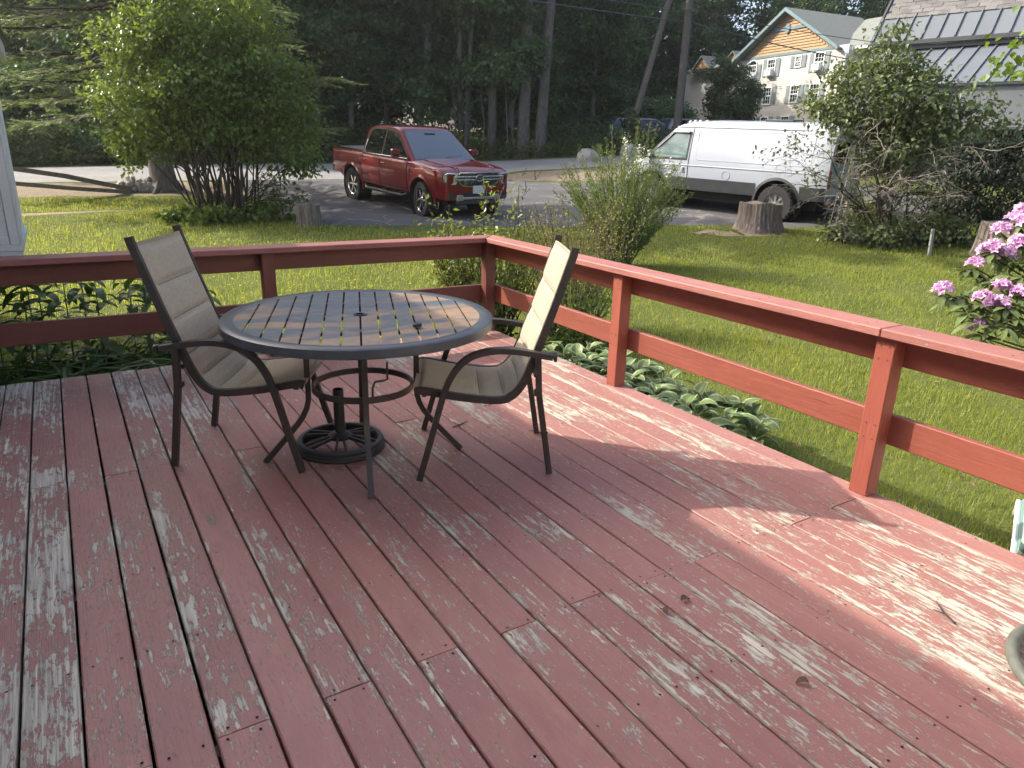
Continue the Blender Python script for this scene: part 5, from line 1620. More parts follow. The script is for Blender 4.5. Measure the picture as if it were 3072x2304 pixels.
# ---- undergrowth on the bank across the road
rs = np.random.RandomState(5)
n = 46000
X = rs.uniform(-22, 31, n); Y = np.interp(X, np.array(ROAD_F)[:, 0], np.array(ROAD_F)[:, 1]) + .25 + rs.gamma(1.6, 1.5, n)
hmax = np.clip(.25 + .32 * (Y - np.interp(X, np.array(ROAD_F)[:, 0], np.array(ROAD_F)[:, 1])) + .25 * wob(X, Y, 1.1), .12, 1.35)
Zz = tz(X, Y) + rs.uniform(0, 1, n) ** .6 * hmax
leaf_mesh('undergrowth', np.stack([X, Y, Zz], -1), rs.randn(n, 3) + np.array([0, 0, .35]), np.array([0, 0, 1.]) + rs.randn(n, 3) * .6, rs.uniform(.09, .19, n), rs.uniform(.05, .10, n), M['lf_under'], tint=np.clip(rs.uniform(0, 1, n) * .7 + .25 * wob(X, Y, .6) + .1, 0, 1), kind='stuff')
def bush(x, y, ells, ncl, per, cr, L, W, mat, label, seed, name='bush', cat='bush', group=None, **kw):
    o = thing(name, label, cat, (x, y, gz(x, y)), 0, group)
    _, C_ = leafy('foliage', ells, ncl, per, cr, L, W, M[mat], o, seed, **kw)
    b = B(); r_ = random.Random(seed)
    for c in C_[:: max(1, len(C_) // 26)]:
        b.tube([(c[0] * .15, c[1] * .15, -.05), (c[0] * .5, c[1] * .5, c[2] * .55), tuple(c)], [.022, .016, .006], 4)
    b.build('stem', M['stem'], o)
    return o
for k, (x, dy, h) in enumerate(((-8.5, 1.6, 2.2), (-5.5, 1.9, 1.7), (-2.8, 1.5, 2.0), (-.3, 2.0, 1.5), (2.0, 1.7, 2.2), (4.8, 2.0, 1.7), (8.0, 1.8, 1.5), (11.0, 2.1, 2.0))):
    bush(x, road_far(x) + dy, [(0, 0, h * .5, 1.4, 1.0, h * .5), (.8, .2, h * .4, .9, .8, h * .4), (-.8, 0, h * .35, .9, .8, h * .35)], 70, 60, .22, .15, .10, 'lf_under' if k % 2 else 'lf_maple', 'leafy shrub along the far side of the road, %s from the left' % ORD[k], 300 + k, 'roadside_shrub', 'shrub', 'shrubs along the far side of the road', zmin=.05)
rg3 = random.Random(77)
for k, (x, y, h) in enumerate([(-9 + 2.3 * q, 0, 3.6) for q in range(11)] + [(23.5, 34, 4.5), (26.0, 36, 5.0), (28.6, 37, 5.0), (31.0, 36.5, 3.0), (33.5, 35.5, 2.4), (36, 41, 2.6)]):
    if y == 0: y = road_far(x) + rg3.uniform(5.0, 6.5)
    bush(x, y, [(0, 0, h * .5, 1.7, 1.3, h * .5), (1.0, .2, h * .42, 1.2, 1.0, h * .42), (-1.0, 0, h * .40, 1.2, 1.0, h * .4)], 120, 60, .30, .19, .15, 'lf_maple', ('dark thicket filling the wood below the crowns, %s from the left' % ORD[k]) if k < 11 else ('dark thicket behind the cars parked past the road, %s from the left' % ORD[k - 11]), 420 + k, 'thicket', 'thicket', 'thickets below the trees', zmin=.05)
# small tree in front of the gabled house
bush(29.8, 26.9, [(0, 0, 2.8, 1.25, 1.25, 1.4), (-.6, .4, 3.9, .7, .7, .8), (.5, -.4, 2.4, .9, .9, 1.0), (.1, 0, 1.5, 1.3, 1.3, .9)], 150, 70, .18, .17, .12, 'lf_far', 'small leafy tree in front of the left corner of the gabled house', 77, 'small_tree', 'tree')
bush(27.5, 24.9, [(0, 0, .9, 1.3, 1.0, .8)], 50, 50, .2, .14, .07, 'lf_under', 'green bush beside the road just left of the van roof lamps', 78, zmin=.03)
bush(22.6, 26.3, [(0, 0, 1.0, .35, .35, 1.0)], 26, 40, .14, .14, .09, 'lf_far', 'young leafy sapling bush by the boulders across the road', 79, zmin=.03)

# ---- the spruce on the left
sx, sy = 2.51, 21.15
sp = thing('spruce_tree', 'large old spruce with drooping boughs and a thick grey trunk behind the lilac', 'tree', (sx, sy, gz(sx, sy)))
tb = B()
tb.tube([(0, 0, -.25), (-.01, 0, .15), (-.05, 0, .6), (-.12, 0, 2.5), (-.1, 0, 7), (0, 0, 13.5)], [.40, .335, .30, .28, .20, .03], 14)
for a in (0.3, 1.7, 2.9, 4.1, 5.3): tb.tube([(.18 * math.cos(a), .18 * math.sin(a), .35), (.42 * math.cos(a), .42 * math.sin(a), .06), (.7 * math.cos(a), .7 * math.sin(a), -.08)], [.10, .07, .02], 6)
tb.build('trunk', bark_mat('spruce_bark', (.075, .066, .058), (.19, .172, .15), (8, 8, 2.2), 1.0), sp, smooth=60)
rs = np.random.RandomState(21)
NP, NA, NN, NT_ = [], [], [], []
lb = B(); db = B()
for i in range(92):
    z = 2.3 + 10.5 * (i / 92) ** 1.05
    az_b = i * 2.4 + rs.uniform(-.4, .4)
    Lb = (5.2 - .36 * (z - 2.3)) * rs.uniform(.75, 1.05)
    if Lb < .6: Lb = .6
    d = np.array([math.cos(az_b), math.sin(az_b), 0]); sd = np.array([-d[1], d[0], 0])
    path = [np.array([0, 0, z]) + d * Lb * f + np.array([0, 0, -1.15 * f * Lb / 4 + .55 * f * f * Lb / 4]) for f in (0, .2, .4, .6, .8, 1.0)]
    lb.tube([tuple(p) for p in path], [.055, .045, .035, .026, .016, .006], 5)
    for s_ in range(40):
        f = rs.uniform(.12, 1.0)
        k = min(4, int(f * 5)); p0 = path[k] * (1 - (f * 5 - k)) + path[k + 1] * (f * 5 - k)
        ls = (.28 + .75 * (1 - abs(f - .55))) * rs.uniform(.6, 1.1) * min(1, Lb / 2.5)
        dr = nrmz(d * .75 + sd * rs.uniform(-1, 1) + np.array([0, 0, rs.uniform(-.35, .05)]))
        p1 = p0 + dr * ls
        if f < .5 and rs.uniform() < .55:
            db.tube([tuple(p0), tuple((p0 + p1) / 2 + rs.randn(3) * .05), tuple(p1 + np.array([0, 0, -.1]))], [.012, .009, .004], 3, cap=False)
            if rs.uniform() < .6: continue
        m_ = 26
        g_ = rs.uniform(.1, 1, m_)[:, None]
        pts = p0 + dr * ls * g_ + rs.randn(m_, 3) * np.array([.03, .03, .015])
        NP.append(pts)
        side = np.cross(dr, [0, 0, 1])
        NA.append(dr * .8 + side * rs.choice([-1, 1], (m_, 1)) * rs.uniform(.3, 1.0, (m_, 1)) + rs.randn(m_, 3) * .15)
        NN.append(np.array([0, 0, 1.]) + rs.randn(m_, 3) * .3)
        NT_.append(np.clip((g_[:, 0] * f) * .9 + rs.uniform(-.15, .25, m_), 0, 1))
NP = np.concatenate(NP); n = len(NP)
leaf_mesh('crown', NP, np.concatenate(NA), np.concatenate(NN), rs.uniform(.10, .19, n), rs.uniform(.035, .06, n), M['needle'], sp, fold=.1, tint=np.concatenate(NT_))
lb.build('branch', M['stem'], sp, smooth=60); db.build('dead_twigs', M['twig'], sp, fix=False)

# ---- the lilac
lx, ly = 3.06, 16.10
R2 = (.845, -.535); D2 = (.535, .845)
def lat(s, d, z, rs_, rd_, rz): return (s * R2[0] + d * D2[0], s * R2[1] + d * D2[1], z, rs_, rd_, rz)
li = thing('lilac_bush', 'tall multi stemmed lilac bush with dense sunlit leaves at the lawn edge', 'bush', (lx, ly, gz(lx, ly)))
LE = [lat(-.35, 0, 2.75, 1.75, 1.3, 1.25), lat(-.15, 0, 3.75, 1.35, 1.1, .85), lat(-1.65, -.1, 2.05, .85, .8, .80), lat(1.05, 0, 2.05, .85, .9, .95), lat(.85, .1, 3.0, .95, .9, .85), lat(-1.45, -.2, 1.35, .55, .5, .40), lat(-.2, .2, 2.2, 1.5, 1.1, .8), lat(-.9, 0, 3.2, 1.0, .9, .8), lat(1.5, .1, 1.45, .45, .45, .5)]
rs = np.random.RandomState(31)
_, C_ = leafy('foliage', LE, 640, 46, .14, .105, .066, M['lf_lilac'], li, 33, .30, shell=(.30, 1.22), flat=.8)
b = B(); r_ = random.Random(6)
for k in range(64):
    a = r_.uniform(0, 2 * PI); rr = .50 * math.sqrt(r_.random())
    x0, y0 = rr * math.cos(a) * 1.25, rr * math.sin(a)
    c = C_[r_.randrange(len(C_))]
    m_ = (x0 * 1.4 + (c[0] - x0) * .22, y0 * 1.4 + (c[1] - y0) * .22, c[2] * .48)
    b.tube(catmull([(x0, y0, -.06), m_, (c[0] * .8, c[1] * .8, c[2] * .82), tuple(c)], 3), [.021 * (1 - .085 * j) * r_.uniform(.8, 1.2) for j in range(10)], 5)
b.build('stem', M['stem'], li, smooth=60)
# thin low sprays on the right side
rs = np.random.RandomState(35)
spP = []
b = B()
for k in range(16):
    e = np.array(lat(rs.uniform(.8, 1.75), rs.uniform(-.5, .3), rs.uniform(.35, 1.15), 0, 0, 0)[:3])
    b.tube([(.1, 0, .1), tuple(e * .6 + np.array([0, 0, .15])), tuple(e)], [.012, .008, .003], 4)
    spP.append(e * rs.uniform(.6, 1.0, (26, 1)) + rs.randn(26, 3) * .08)
b.build('spray', M['stem'], li); spP = np.concatenate(spP); n = len(spP)
leaf_mesh('spray_leaves', spP, rs.randn(n, 3) * .6 + np.array([0, 0, -.5]), rs.randn(n, 3) * .5 + np.array([0, 0, 1]), .095, .05, M['lf_lilac'], li, tint=rs.uniform(0, .6, n))
for k, (dx, dy) in enumerate(((-.65, -.50), (-.25, -.65), (.30, -.55), (.75, -.55), (-1.0, -.2))):
    bush(lx + dx, ly + dy, [(0, 0, .10, .36, .30, .14)], 18, 22, .10, .12, .085, 'lf_lilac', 'low leafy ground plant %s the lilac stems' % ['in front and left of', 'close in front of', 'in front and right of', 'far right in front of', 'far left of'][k], 340 + k, 'ground_plant', 'plant', 'low plants under the lilac', zmin=.02)

# ---- tangled shrub on the right, in front of the grey building
bx, by = 14.35, 8.35
R3 = (.52, -.854); D3 = (.854, .52)
def lat3(s, d, z, a, c, e): return (s * R3[0] + d * D3[0], s * R3[1] + d * D3[1], z, a, c, e)
tb_ = thing('tangled_shrub', 'tall half bare tangled shrub with twiggy branches reaching across the van', 'shrub', (bx, by, gz(bx, by)))
BE = [lat3(-.75, 0, 2.75, .85, .9, .75), lat3(-.70, 0, 3.55, .42, .45, .42), lat3(-.1, 0, 2.7, .75, .8, .65), lat3(.45, -.1, 2.35, .55, .6, .45), lat3(-1.55, -.2, 2.75, .55, .5, .42), lat3(1.05, -.1, 2.55, .30, .3, .35), lat3(1.45, -.1, 2.35, .28, .3, .22), lat3(-1.2, -.2, 2.2, .5, .5, .35), lat3(-.2, .2, 1.9, .9, .8, .5)]
leafy('foliage', BE, 250, 38, .14, .115, .075, M['lf_bush'], tb_, 51, .30, shell=(.4, 1.0), flat=.8)
leafy('lower_leaves', [lat3(-.3, 0, 1.1, .8, .7, .9), lat3(.2, 0, .6, .6, .6, .5), lat3(-2.2, -.4, 1.75, .55, .4, .30), lat3(-1.5, -.3, 1.3, .4, .4, .3)], 75, 18, .14, .085, .055, M['lf_bush'], tb_, 52, .3, zmin=.05)
r_ = random.Random(9)
tw = B(); lim = B()
def grow(p, d, L, r, depth):
    n_ = 4; pts = [Vector(p)]; dd = Vector(d).normalized()
    for k in range(n_):
        dd = (dd + Vector((r_.gauss(0, .22), r_.gauss(0, .22), r_.gauss(0, .18) - .03))).normalized()
        pts.append(pts[-1] + dd * L / n_)
    (lim if depth < 2 else tw).tube(pts, [r * (1 - .16 * k) for k in range(n_ + 1)], 5 if depth < 2 else 3, cap=False)
    if depth >= 4: return
    for k in range(3 if depth > 0 else 5):
        q = pts[r_.randrange(1, n_ + 1)]
        nd = (dd + Vector((r_.gauss(0, .6), r_.gauss(0, .6), r_.gauss(0, .45)))).normalized()
        grow(q, nd, L * r_.uniform(.42, .62), max(.0035, r * .55), depth + 1)
for k in range(11):
    s_ = r_.uniform(-.9, .5)
    tgt = Vector(lat3(s_, r_.uniform(-.3, .3), r_.uniform(1.6, 2.6), 0, 0, 0)[:3])
    grow((r_.uniform(-.25, .25), r_.uniform(-.25, .25), -.05), tgt, tgt.length * .8, r_.uniform(.022, .042), 0)
for (s0, z0, s1, z1) in ((-.8, 1.6, -2.5, 1.75), (-.7, 1.9, -2.3, 2.2), (-.6, 1.2, -2.0, 1.25), (.2, 1.7, 1.5, 2.45), (-.5, 1.0, -1.9, .75), (.2, 1.9, 1.2, 1.3), (.3, 1.6, 1.3, .8)):
    a, c = Vector(lat3(s0, -.3, z0, 0, 0, 0)[:3]), Vector(lat3(s1, -.5, z1, 0, 0, 0)[:3])
    grow(a, c - a, (c - a).length * .72, .014, 2)
lim.build('limb', M['stem'], tb_, smooth=60); tw.build('twigs', M['twig'], tb_, fix=False)
for k, (dx, dy) in enumerate(((-.55, -.25), (-.15, .05), (.3, -.5), (.75, -.9), (-.9, .5))):
    bush(bx + dx, by + dy, [(0, 0, .22, .40, .35, .26)], 20, 26, .11, .11, .075, 'lf_bush', 'low weed patch %s the tangled shrub' % ['left in front of', 'right under', 'right in front of', 'far right in front of', 'behind and left of'][k], 360 + k, 'weed_clump', 'plant', 'weeds under the tangled shrub', zmin=.02)
iv = bush(14.72, 9.30, [(0, -.1, .30, .34, .20, .28)], 30, 26, .07, .075, .06, 'lf_rose', 'green ivy creeping over the tall stump by the rods', 370, 'ivy_plant', 'ivy', zmin=.03)
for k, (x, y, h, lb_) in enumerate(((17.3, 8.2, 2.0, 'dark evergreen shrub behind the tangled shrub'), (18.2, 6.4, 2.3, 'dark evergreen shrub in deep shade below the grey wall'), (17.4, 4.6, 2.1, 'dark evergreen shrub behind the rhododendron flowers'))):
    bush(x, y, [(0, 0, h * .55, 1.15, 1.2, h * .5), (.3, .6, h * .4, 1.0, 1.0, h * .4), (-.2, -.7, h * .4, 1.0, 1.0, h * .4)], 120, 60, .17, .12, .05, 'lf_shaded', lb_, 380 + k, 'evergreen_shrub', 'shrub', zmin=.02)

# ---- the broom in the middle
ox, oy = 7.65, 8.95
br = thing('broom_shrub', 'feathery upright broom shrub with a few white flower spikes beyond the railing', 'shrub', (ox, oy, gz(ox, oy)))
rs = np.random.RandomState(61); b = B(); P_, A_, T_ = [], [], []
for k in range(210):
    a = rs.uniform(0, 2 * PI); q = rs.uniform(0, 1) ** .6
    h = (1.95 - .70 * q) * rs.uniform(.68, 1.18)
    if k < 50: h *= 1.14
    end = np.array([q * 1.18 * math.cos(a), q * 1.0 * math.sin(a), h]); st_ = np.array([.16 * math.cos(a) * q, .16 * math.sin(a) * q, -.03])
    mid = st_ * .5 + end * .5 + np.array([0, 0, .12 * q]) + rs.randn(3) * .04
    pts = catmull([tuple(st_), tuple(mid), tuple(end)], 4)
    b.tube(pts, [.008 * (1 - .09 * j) for j in range(len(pts))], 3, cap=False)
    m_ = 95
    f = rs.uniform(.22, 1.0, m_)
    idx_ = np.clip((f * (len(pts) - 1)).astype(int), 0, len(pts) - 2); fr_ = f * (len(pts) - 1) - idx_
    pa = np.array([tuple(p) for p in pts]); pp = pa[idx_] * (1 - fr_[:, None]) + pa[idx_ + 1] * fr_[:, None]
    dr = nrmz(pa[idx_ + 1] - pa[idx_])
    P_.append(pp + rs.randn(m_, 3) * .016); A_.append(dr * .9 + rs.randn(m_, 3) * .55); T_.append(np.clip(f * .6 + rs.uniform(-.2, .42, m_) + (.25 if rs.uniform() < .12 else 0), 0, 1))
P_ = np.concatenate(P_); n = len(P_)
leaf_mesh('foliage', P_, np.concatenate(A_), rs.randn(n, 3), rs.uniform(.03, .062, n), rs.uniform(.010, .019, n), M['lf_broom'], br, tint=np.concatenate(T_))
b.build('stem', M['gstem'], br)
fl = []
for k in range(9):
    a = rs.uniform(-1.4, .9); q = rs.uniform(.25, .8); c = np.array([q * math.cos(a), q * math.sin(a), rs.uniform(1.2, 1.85)]); d = nrmz(np.array([.3 * math.cos(a), .3 * math.sin(a), .9]) + rs.randn(3) * .25)
    fl.append(c + d * rs.uniform(0, .24, (34, 1)) + rs.randn(34, 3) * .02)
fl = np.concatenate(fl); n = len(fl)
leaf_mesh('white_blossom', fl, rs.randn(n, 3), rs.randn(n, 3), .035, .026, M['petal_w'], br)

# ---- rose and scrub at the deck corner
def rosebush(x, y, stems, label, seed, mat, L, W, per, name='rose_bush', spread=.05, cat='bush', r0=.008):
    o = thing(name, label, cat, (x, y, gz(x, y)))
    rs = np.random.RandomState(seed); b = B(); P_, A_, T_ = [], [], []
    for (ex, ey, ez_) in stems:
        e = np.array([ex, ey, ez_]); s0 = np.array([ex * .25, ey * .25, -.03]) + rs.randn(3) * np.array([.05, .05, 0])
        md = s0 * .45 + e * .55 + rs.randn(3) * .06
        pts = catmull([tuple(s0), tuple(md), tuple(e)], 4); b.tube(pts, [r0 * (1 - .08 * j) for j in range(len(pts))], 4, cap=False)
        pa = np.array([tuple(p) for p in pts]); f = rs.uniform(.15, 1.0, per); i_ = np.clip((f * 8).astype(int), 0, 7)
        pp = pa[i_] + (pa[i_ + 1] - pa[i_]) * (f * 8 - i_)[:, None]
        P_.append(pp + rs.randn(per, 3) * spread); A_.append(rs.randn(per, 3) * .7 + np.array([0, 0, .1])); T_.append(np.clip(rs.uniform(0, 1, per) * .7 + f * .3, 0, 1))
    P_ = np.concatenate(P_); n = len(P_)
    leaf_mesh('foliage', P_, np.concatenate(A_), rs.randn(n, 3) * .5 + np.array([0, 0, 1]), L * rs.uniform(.6, 1.2, n), W * rs.uniform(.6, 1.2, n), M[mat], o, tint=np.concatenate(T_))
    b.build('stem', M['stem'], o)
    return o
rs = np.random.RandomState(71)
# the rose's canes fan along the outside of the deck corner
rosebush(3.70, 6.25, [(rs.uniform(-.75, .45), rs.uniform(-.35, .35), rs.uniform(.7, 1.30)) for _ in range(80)] + [(-.40, .2, 1.42), (-.05, .1, 1.68), (.0, .15, 1.58), (.28, 0, 1.60), (-.62, .2, 1.40), (.34, .1, 1.5), (.02, .0, 1.5)], 'yellow green rose bush with leafy canes growing above the deck corner', 72, 'lf_rose', .062, .038, 46)
rosebush(4.75, 6.35, [(rs.uniform(-.85, .85), rs.uniform(-.5, .5), rs.uniform(.8, 1.48)) for _ in range(120)], 'fine twiggy yellow brown shrub between the rose and the broom', 73, 'lf_scrub', .034, .018, 70, 'twiggy_shrub', .045, 'shrub', .005)
rosebush(4.35, 5.75, [(rs.uniform(-.55, .55), rs.uniform(-.5, .4), rs.uniform(.25, .8)) for _ in range(60)], 'dark low shrub in the shade behind the corner post', 74, 'lf_lilac', .04, .024, 55, 'low_shrub', .05, 'shrub', .005)
# dry seed heads on the rose
b = B()
for k in range(16):
    c = Vector((3.70 + rs.uniform(-.7, .5), 6.25 + rs.uniform(-.2, .3), gz(3.7, 6.2) + rs.uniform(1.35, 1.72)))
    for j in range(4):
        e = c + Vector((rs.uniform(-.06, .06), rs.uniform(-.06, .06), rs.uniform(.02, .10))); b.tube([c, e], [.002, .002], 3)
        b.lathe([(.0, -.006), (.006, 0), (.0, .006)], e, 5)
ro = [o for o in COL.objects if o.name.startswith('rose_bush')][0]
oo = b.build('seed_heads', M['stem'], ro); oo.location = -Vector(ro.location)

# ---- hostas along the right side of the deck
t = NT('hosta_leaf'); v = t.attr('tint'); n = t.noise(t.coord(), 14, 3)
green = t.mix(n, (.11, .165, .050), (.18, .245, .085)); green = t.mix(t.math('MULTIPLY', t.rnd(), .5), green, (.085, .145, .055))
c = t.mix(t.ramp(v, .74, .82), green, (.36, .41, .22)); c = t.mix(t.ramp(v, .0, .2, .4, 0), c, (.30, .36, .17))
t.put(col=c, rough=.42, spec=.35)
tr_ = t.new('ShaderNodeBsdfTranslucent'); t.l.new(c, tr_.inputs[0]); mx = t.new('ShaderNodeMixShader'); mx.inputs[0].default_value = .22
t.l.new(t.b.outputs[0], mx.inputs[1]); t.l.new(tr_.outputs[0], mx.inputs[2]); t.l.new(mx.outputs[0], t.out.inputs[0]); M['hosta'] = t.m
def blade_mesh(name, L, W, arch, curl, nu=7, nv=5, tip=1.0, stalk=.0, seed=0, mat=None, ripple=.0):
    """a leaf blade: starts at origin, goes along +x, arches up and over"""
    rs = np.random.RandomState(seed); V, T_ = [], []
    for i in range(nu):
        f = i / (nu - 1)
        ang = arch[0] + (arch[1] - arch[0]) * f
        if i == 0: x = z = 0.0
        else: x += L / (nu - 1) * math.cos(ang); z += L / (nu - 1) * math.sin(ang)
        fw = max(0, f - stalk) / (1 - stalk) if stalk else f
        w = W * (math.sin(PI * fw ** .75) ** .8 if f > stalk else 0) * .5 + .003
        if tip < 1: w = W * .5 * (1 - f ** 2.2) + .0015
        for j in range(nv):
            v = -1 + 2 * j / (nv - 1)
            rp = ripple * math.sin(9 * f + 2 * v + seed)
            V.append((x - abs(v) * w * curl * math.sin(ang) * .5, v * w, z + abs(v) * w * curl + rp * abs(v) * w)); T_.append(abs(v))
    ids = np.arange(nu * nv).reshape(nu, nv)
    F = np.stack([ids[:-1, :-1], ids[1:, :-1], ids[1:, 1:], ids[:-1, 1:]], -1).reshape(-1, 4)
    o = mesh_np(name, np.array(V), F, mat, None, smooth=True, tint=np.array(T_))
    COL.objects.unlink(o)
    return o
HL = [blade_mesh('leaf', .225 + .025 * (k % 3), .095 + .010 * (k % 2), (rad(62 - 6 * k), rad(-38 - 7 * k)), .35, 8, 7, 1.0, .18, k, M['hosta'], .12) for k in range(6)]
rg = random.Random(44)
HS = []
for k in range(16):
    HS.append((3.33 + .10 * rg.random(), 5.15 - 2.3 * k / 15 + rg.uniform(-.05, .05)))
for k in range(15):
    HS.append((3.60 + .14 * rg.random(), 5.1 - 2.2 * k / 14 + rg.uniform(-.06, .06)))
for k in range(12):
    HS.append((3.92 + .16 * rg.random() - .14 * k / 11, 5.0 - 2.0 * k / 11 + rg.uniform(-.08, .08)))
for k, (x, y) in enumerate(HS):
    h = thing('hosta', 'variegated hosta clump, %s from the corner post in the %s row beside the deck' % (ORD[k if k < 16 else (k - 16 if k < 31 else k - 31)], 'inner' if k < 16 else ('middle' if k < 31 else 'outer')), 'plant', (x, y, gz(x, y) + .0), 0, 'hostas in the row beside the deck')
    nl = 17
    for j in range(nl):
        p = HL[rg.randrange(6)]
        s_ = rg.uniform(.7, 1.12)
        same(p, 'leaf', h, (rg.uniform(-.03, .03), rg.uniform(-.03, .03), .02 + .08 * (j % 3)), (rg.uniform(-.25, .25), rg.uniform(-.25, .25) - .25 * (j % 3), 2.4 * j + rg.uniform(-.3, .3)), (s_, s_, s_))

# ---- daylilies and upright weeds outside the left railing
M['lily'] = leaf_mat('daylily_leaf', (.035, .062, .018), (.085, .14, .035), .3, .42)
DL = [blade_mesh('leaf', .92 + .08 * k, .028 + .003 * k, (rad(80 - 4 * k), rad(-45 - 12 * k)), .6, 9, 3, .5, 0, k + 20, M['lily']) for k in range(5)]
for d_ in DL:
    a = d_.data.attributes['tint']; a.data.foreach_set('value', np.random.RandomState(1).uniform(.2, .8, len(d_.data.vertices)).astype(np.float32))
for k in range(22):
    x = -1.05 + .115 * k + rg.uniform(-.06, .06); y = 5.62 + .28 * (k % 3) + rg.uniform(-.05, .05)
    if k > 17: x, y = .75 + .16 * (k - 18), 5.72
    h = thing('daylily', 'strap leaved daylily clump outside the left railing, %s counted from the left' % ORD[k], 'plant', (x, y, gz(x, y)), 0, 'daylilies outside the left railing')
    for j in range(26):
        p = DL[rg.randrange(5)]; s_ = rg.uniform(.75, 1.2)
        same(p, 'leaf', h, (rg.uniform(-.05, .05), rg.uniform(-.05, .05), 0), (0, rg.uniform(-.25, .15), 2.4 * j + rg.uniform(-.4, .4)), (s_, s_, s_))
ML = [blade_mesh('leaf', .20 + .025 * k, .066 + .006 * k, (rad(30), rad(-30 - 8 * k)), .3, 6, 3, 1.0, 0, k + 40, M['lily']) for k in range(3)]
for d_ in ML: d_.data.attributes['tint'].data.foreach_set('value', np.full(len(d_.data.vertices), .75, dtype=np.float32))
for k in range(13):
    x = -.55 + .125 * k + rg.uniform(-.08, .08); y = 6.35 + .35 * (k % 2) + rg.uniform(-.1, .1); H_ = rg.uniform(.85, 1.12)
    h = thing('tall_weed', 'upright weed with paired leaves behind the left railing, %s from the left' % ORD[k], 'plant', (x, y, gz(x, y)), 0, 'upright weeds outside the left railing')
    B().tube([(0, 0, -.02), (.02, 0, H_ * .5), (.03, .01, H_)], [.008, .006, .003], 5).build('stem', M['gstem'], h)
    for j in range(12):
        z = H_ * (.20 + .80 * j / 12)
        for q in (0, PI):
            same(ML[rg.randrange(3)], 'leaf', h, (.02, 0, z), (0, rg.uniform(-.2, .25), j * 1.3 + q + rg.uniform(-.2, .2)), (rg.uniform(.8, 1.1),) * 3)

# ---- rhododendron
M['rh_leaf'] = leaf_mat('rhododendron_leaf', (.055, .085, .030), (.14, .18, .065), .15, .35)
t = NT('pink_petal'); c = t.mix(t.attr(), (.58, .28, .54), (.82, .55, .78)); t.put(col=c, rough=.6)
tr_ = t.new('ShaderNodeBsdfTranslucent'); t.l.new(c, tr_.inputs[0]); mx = t.new('ShaderNodeMixShader'); mx.inputs[0].default_value = .3
t.l.new(t.b.outputs[0], mx.inputs[1]); t.l.new(tr_.outputs[0], mx.inputs[2]); t.l.new(mx.outputs[0], t.out.inputs[0]); M['pink'] = t.m
RL = [blade_mesh('leaf', .125 + .012 * k, .040, (rad(15 - 10 * k), rad(-25 - 10 * k)), .18, 6, 3, 1.0, .08, 60 + k, M['rh_leaf']) for k in range(4)]
for i_, d_ in enumerate(RL): d_.data.attributes['tint'].data.foreach_set('value', np.full(len(d_.data.vertices), .25 + .22 * i_, dtype=np.float32))
def truss(seed):
    rs = np.random.RandomState(seed); P_, A_, T_, N_ = [], [], [], []
    for k in range(26):
        d = nrmz(np.array([rs.randn(), rs.randn(), abs(rs.randn()) * .9 + .25])); c = d * .050
        s1 = nrmz(np.cross(d, rs.randn(3))); s2 = np.cross(d, s1)
        for j in range(5):
            w = 2 * PI * j / 5 + rs.uniform(-.2, .2)
            P_.append(c); A_.append(d * .7 + (s1 * math.cos(w) + s2 * math.sin(w)) * .9); N_.append(d); T_.append(rs.uniform(.2, 1))
    o = leaf_mesh('flower_truss', np.array(P_), np.array(A_), np.array(N_), rs.uniform(.034, .05, len(P_)), .030, M['pink'], None, .1, np.array(T_)); COL.objects.unlink(o); return o
TRS = [truss(k) for k in range(4)]
rx, ry = 6.55, 1.75
rh = thing('rhododendron', 'rhododendron with pink flower clusters and leathery leaves at the right edge of the lawn', 'shrub', (rx, ry, gz(rx, ry)))
RO_ = Vector((rx, ry, gz(rx, ry)))
tips = [(5.104, 2.537, 0.638, 1), (5.624, 2.611, 0.767, 1), (5.736, 2.606, 0.872, 1), (5.872, 2.546, 0.849, 1), (6.034, 2.675, 0.994, 1), (6.149, 2.66, 1.065, 1), (6.079, 2.57, 1.068, 1), (6.259, 2.657, 1.135, 1), (5.994, 2.515, 0.926, 1), (5.423, 2.323, 0.666, 1), (5.243, 2.235, 0.585, 1), (5.206, 2.321, 0.609, 1), (5.469, 2.215, 0.651, 1), (5.12, 2.269, 0.42, 1), (5.751, 2.573, 0.891, 1), (5.196, 2.463, 0.636, 0), (5.132, 2.481, 0.601, 0), (5.281, 2.398, 0.664, 0), (5.177, 2.386, 0.585, 0), (5.085, 2.346, 0.549, 0), (5.126, 2.254, 0.541, 0), (5.265, 2.185, 0.601, 0), (5.374, 2.182, 0.606, 0), (5.178, 2.133, 0.488, 0), (5.147, 2.207, 0.498, 0), (5.281, 2.144, 0.534, 0), (5.11, 2.292, 0.498, 0), (5.596, 2.429, 0.703, 0), (5.634, 2.338, 0.692, 0), (5.664, 2.522, 0.715, 0), (5.819, 2.415, 0.823, 0), (5.708, 2.42, 0.751, 0), (5.642, 2.57, 0.709, 0), (5.604, 2.651, 0.754, 0), (5.738, 2.348, 0.745, 0), (5.429, 2.309, 0.637, 0), (5.133, 2.238, 0.388, 0), (5.299, 2.101, 0.453, 0), (5.843, 2.357, 0.83, 0), (5.581, 2.202, 0.644, 0), (5.51, 2.109, 0.519, 1), (5.941, 2.38, 0.899, 1)]
b = B(); cnt = 0
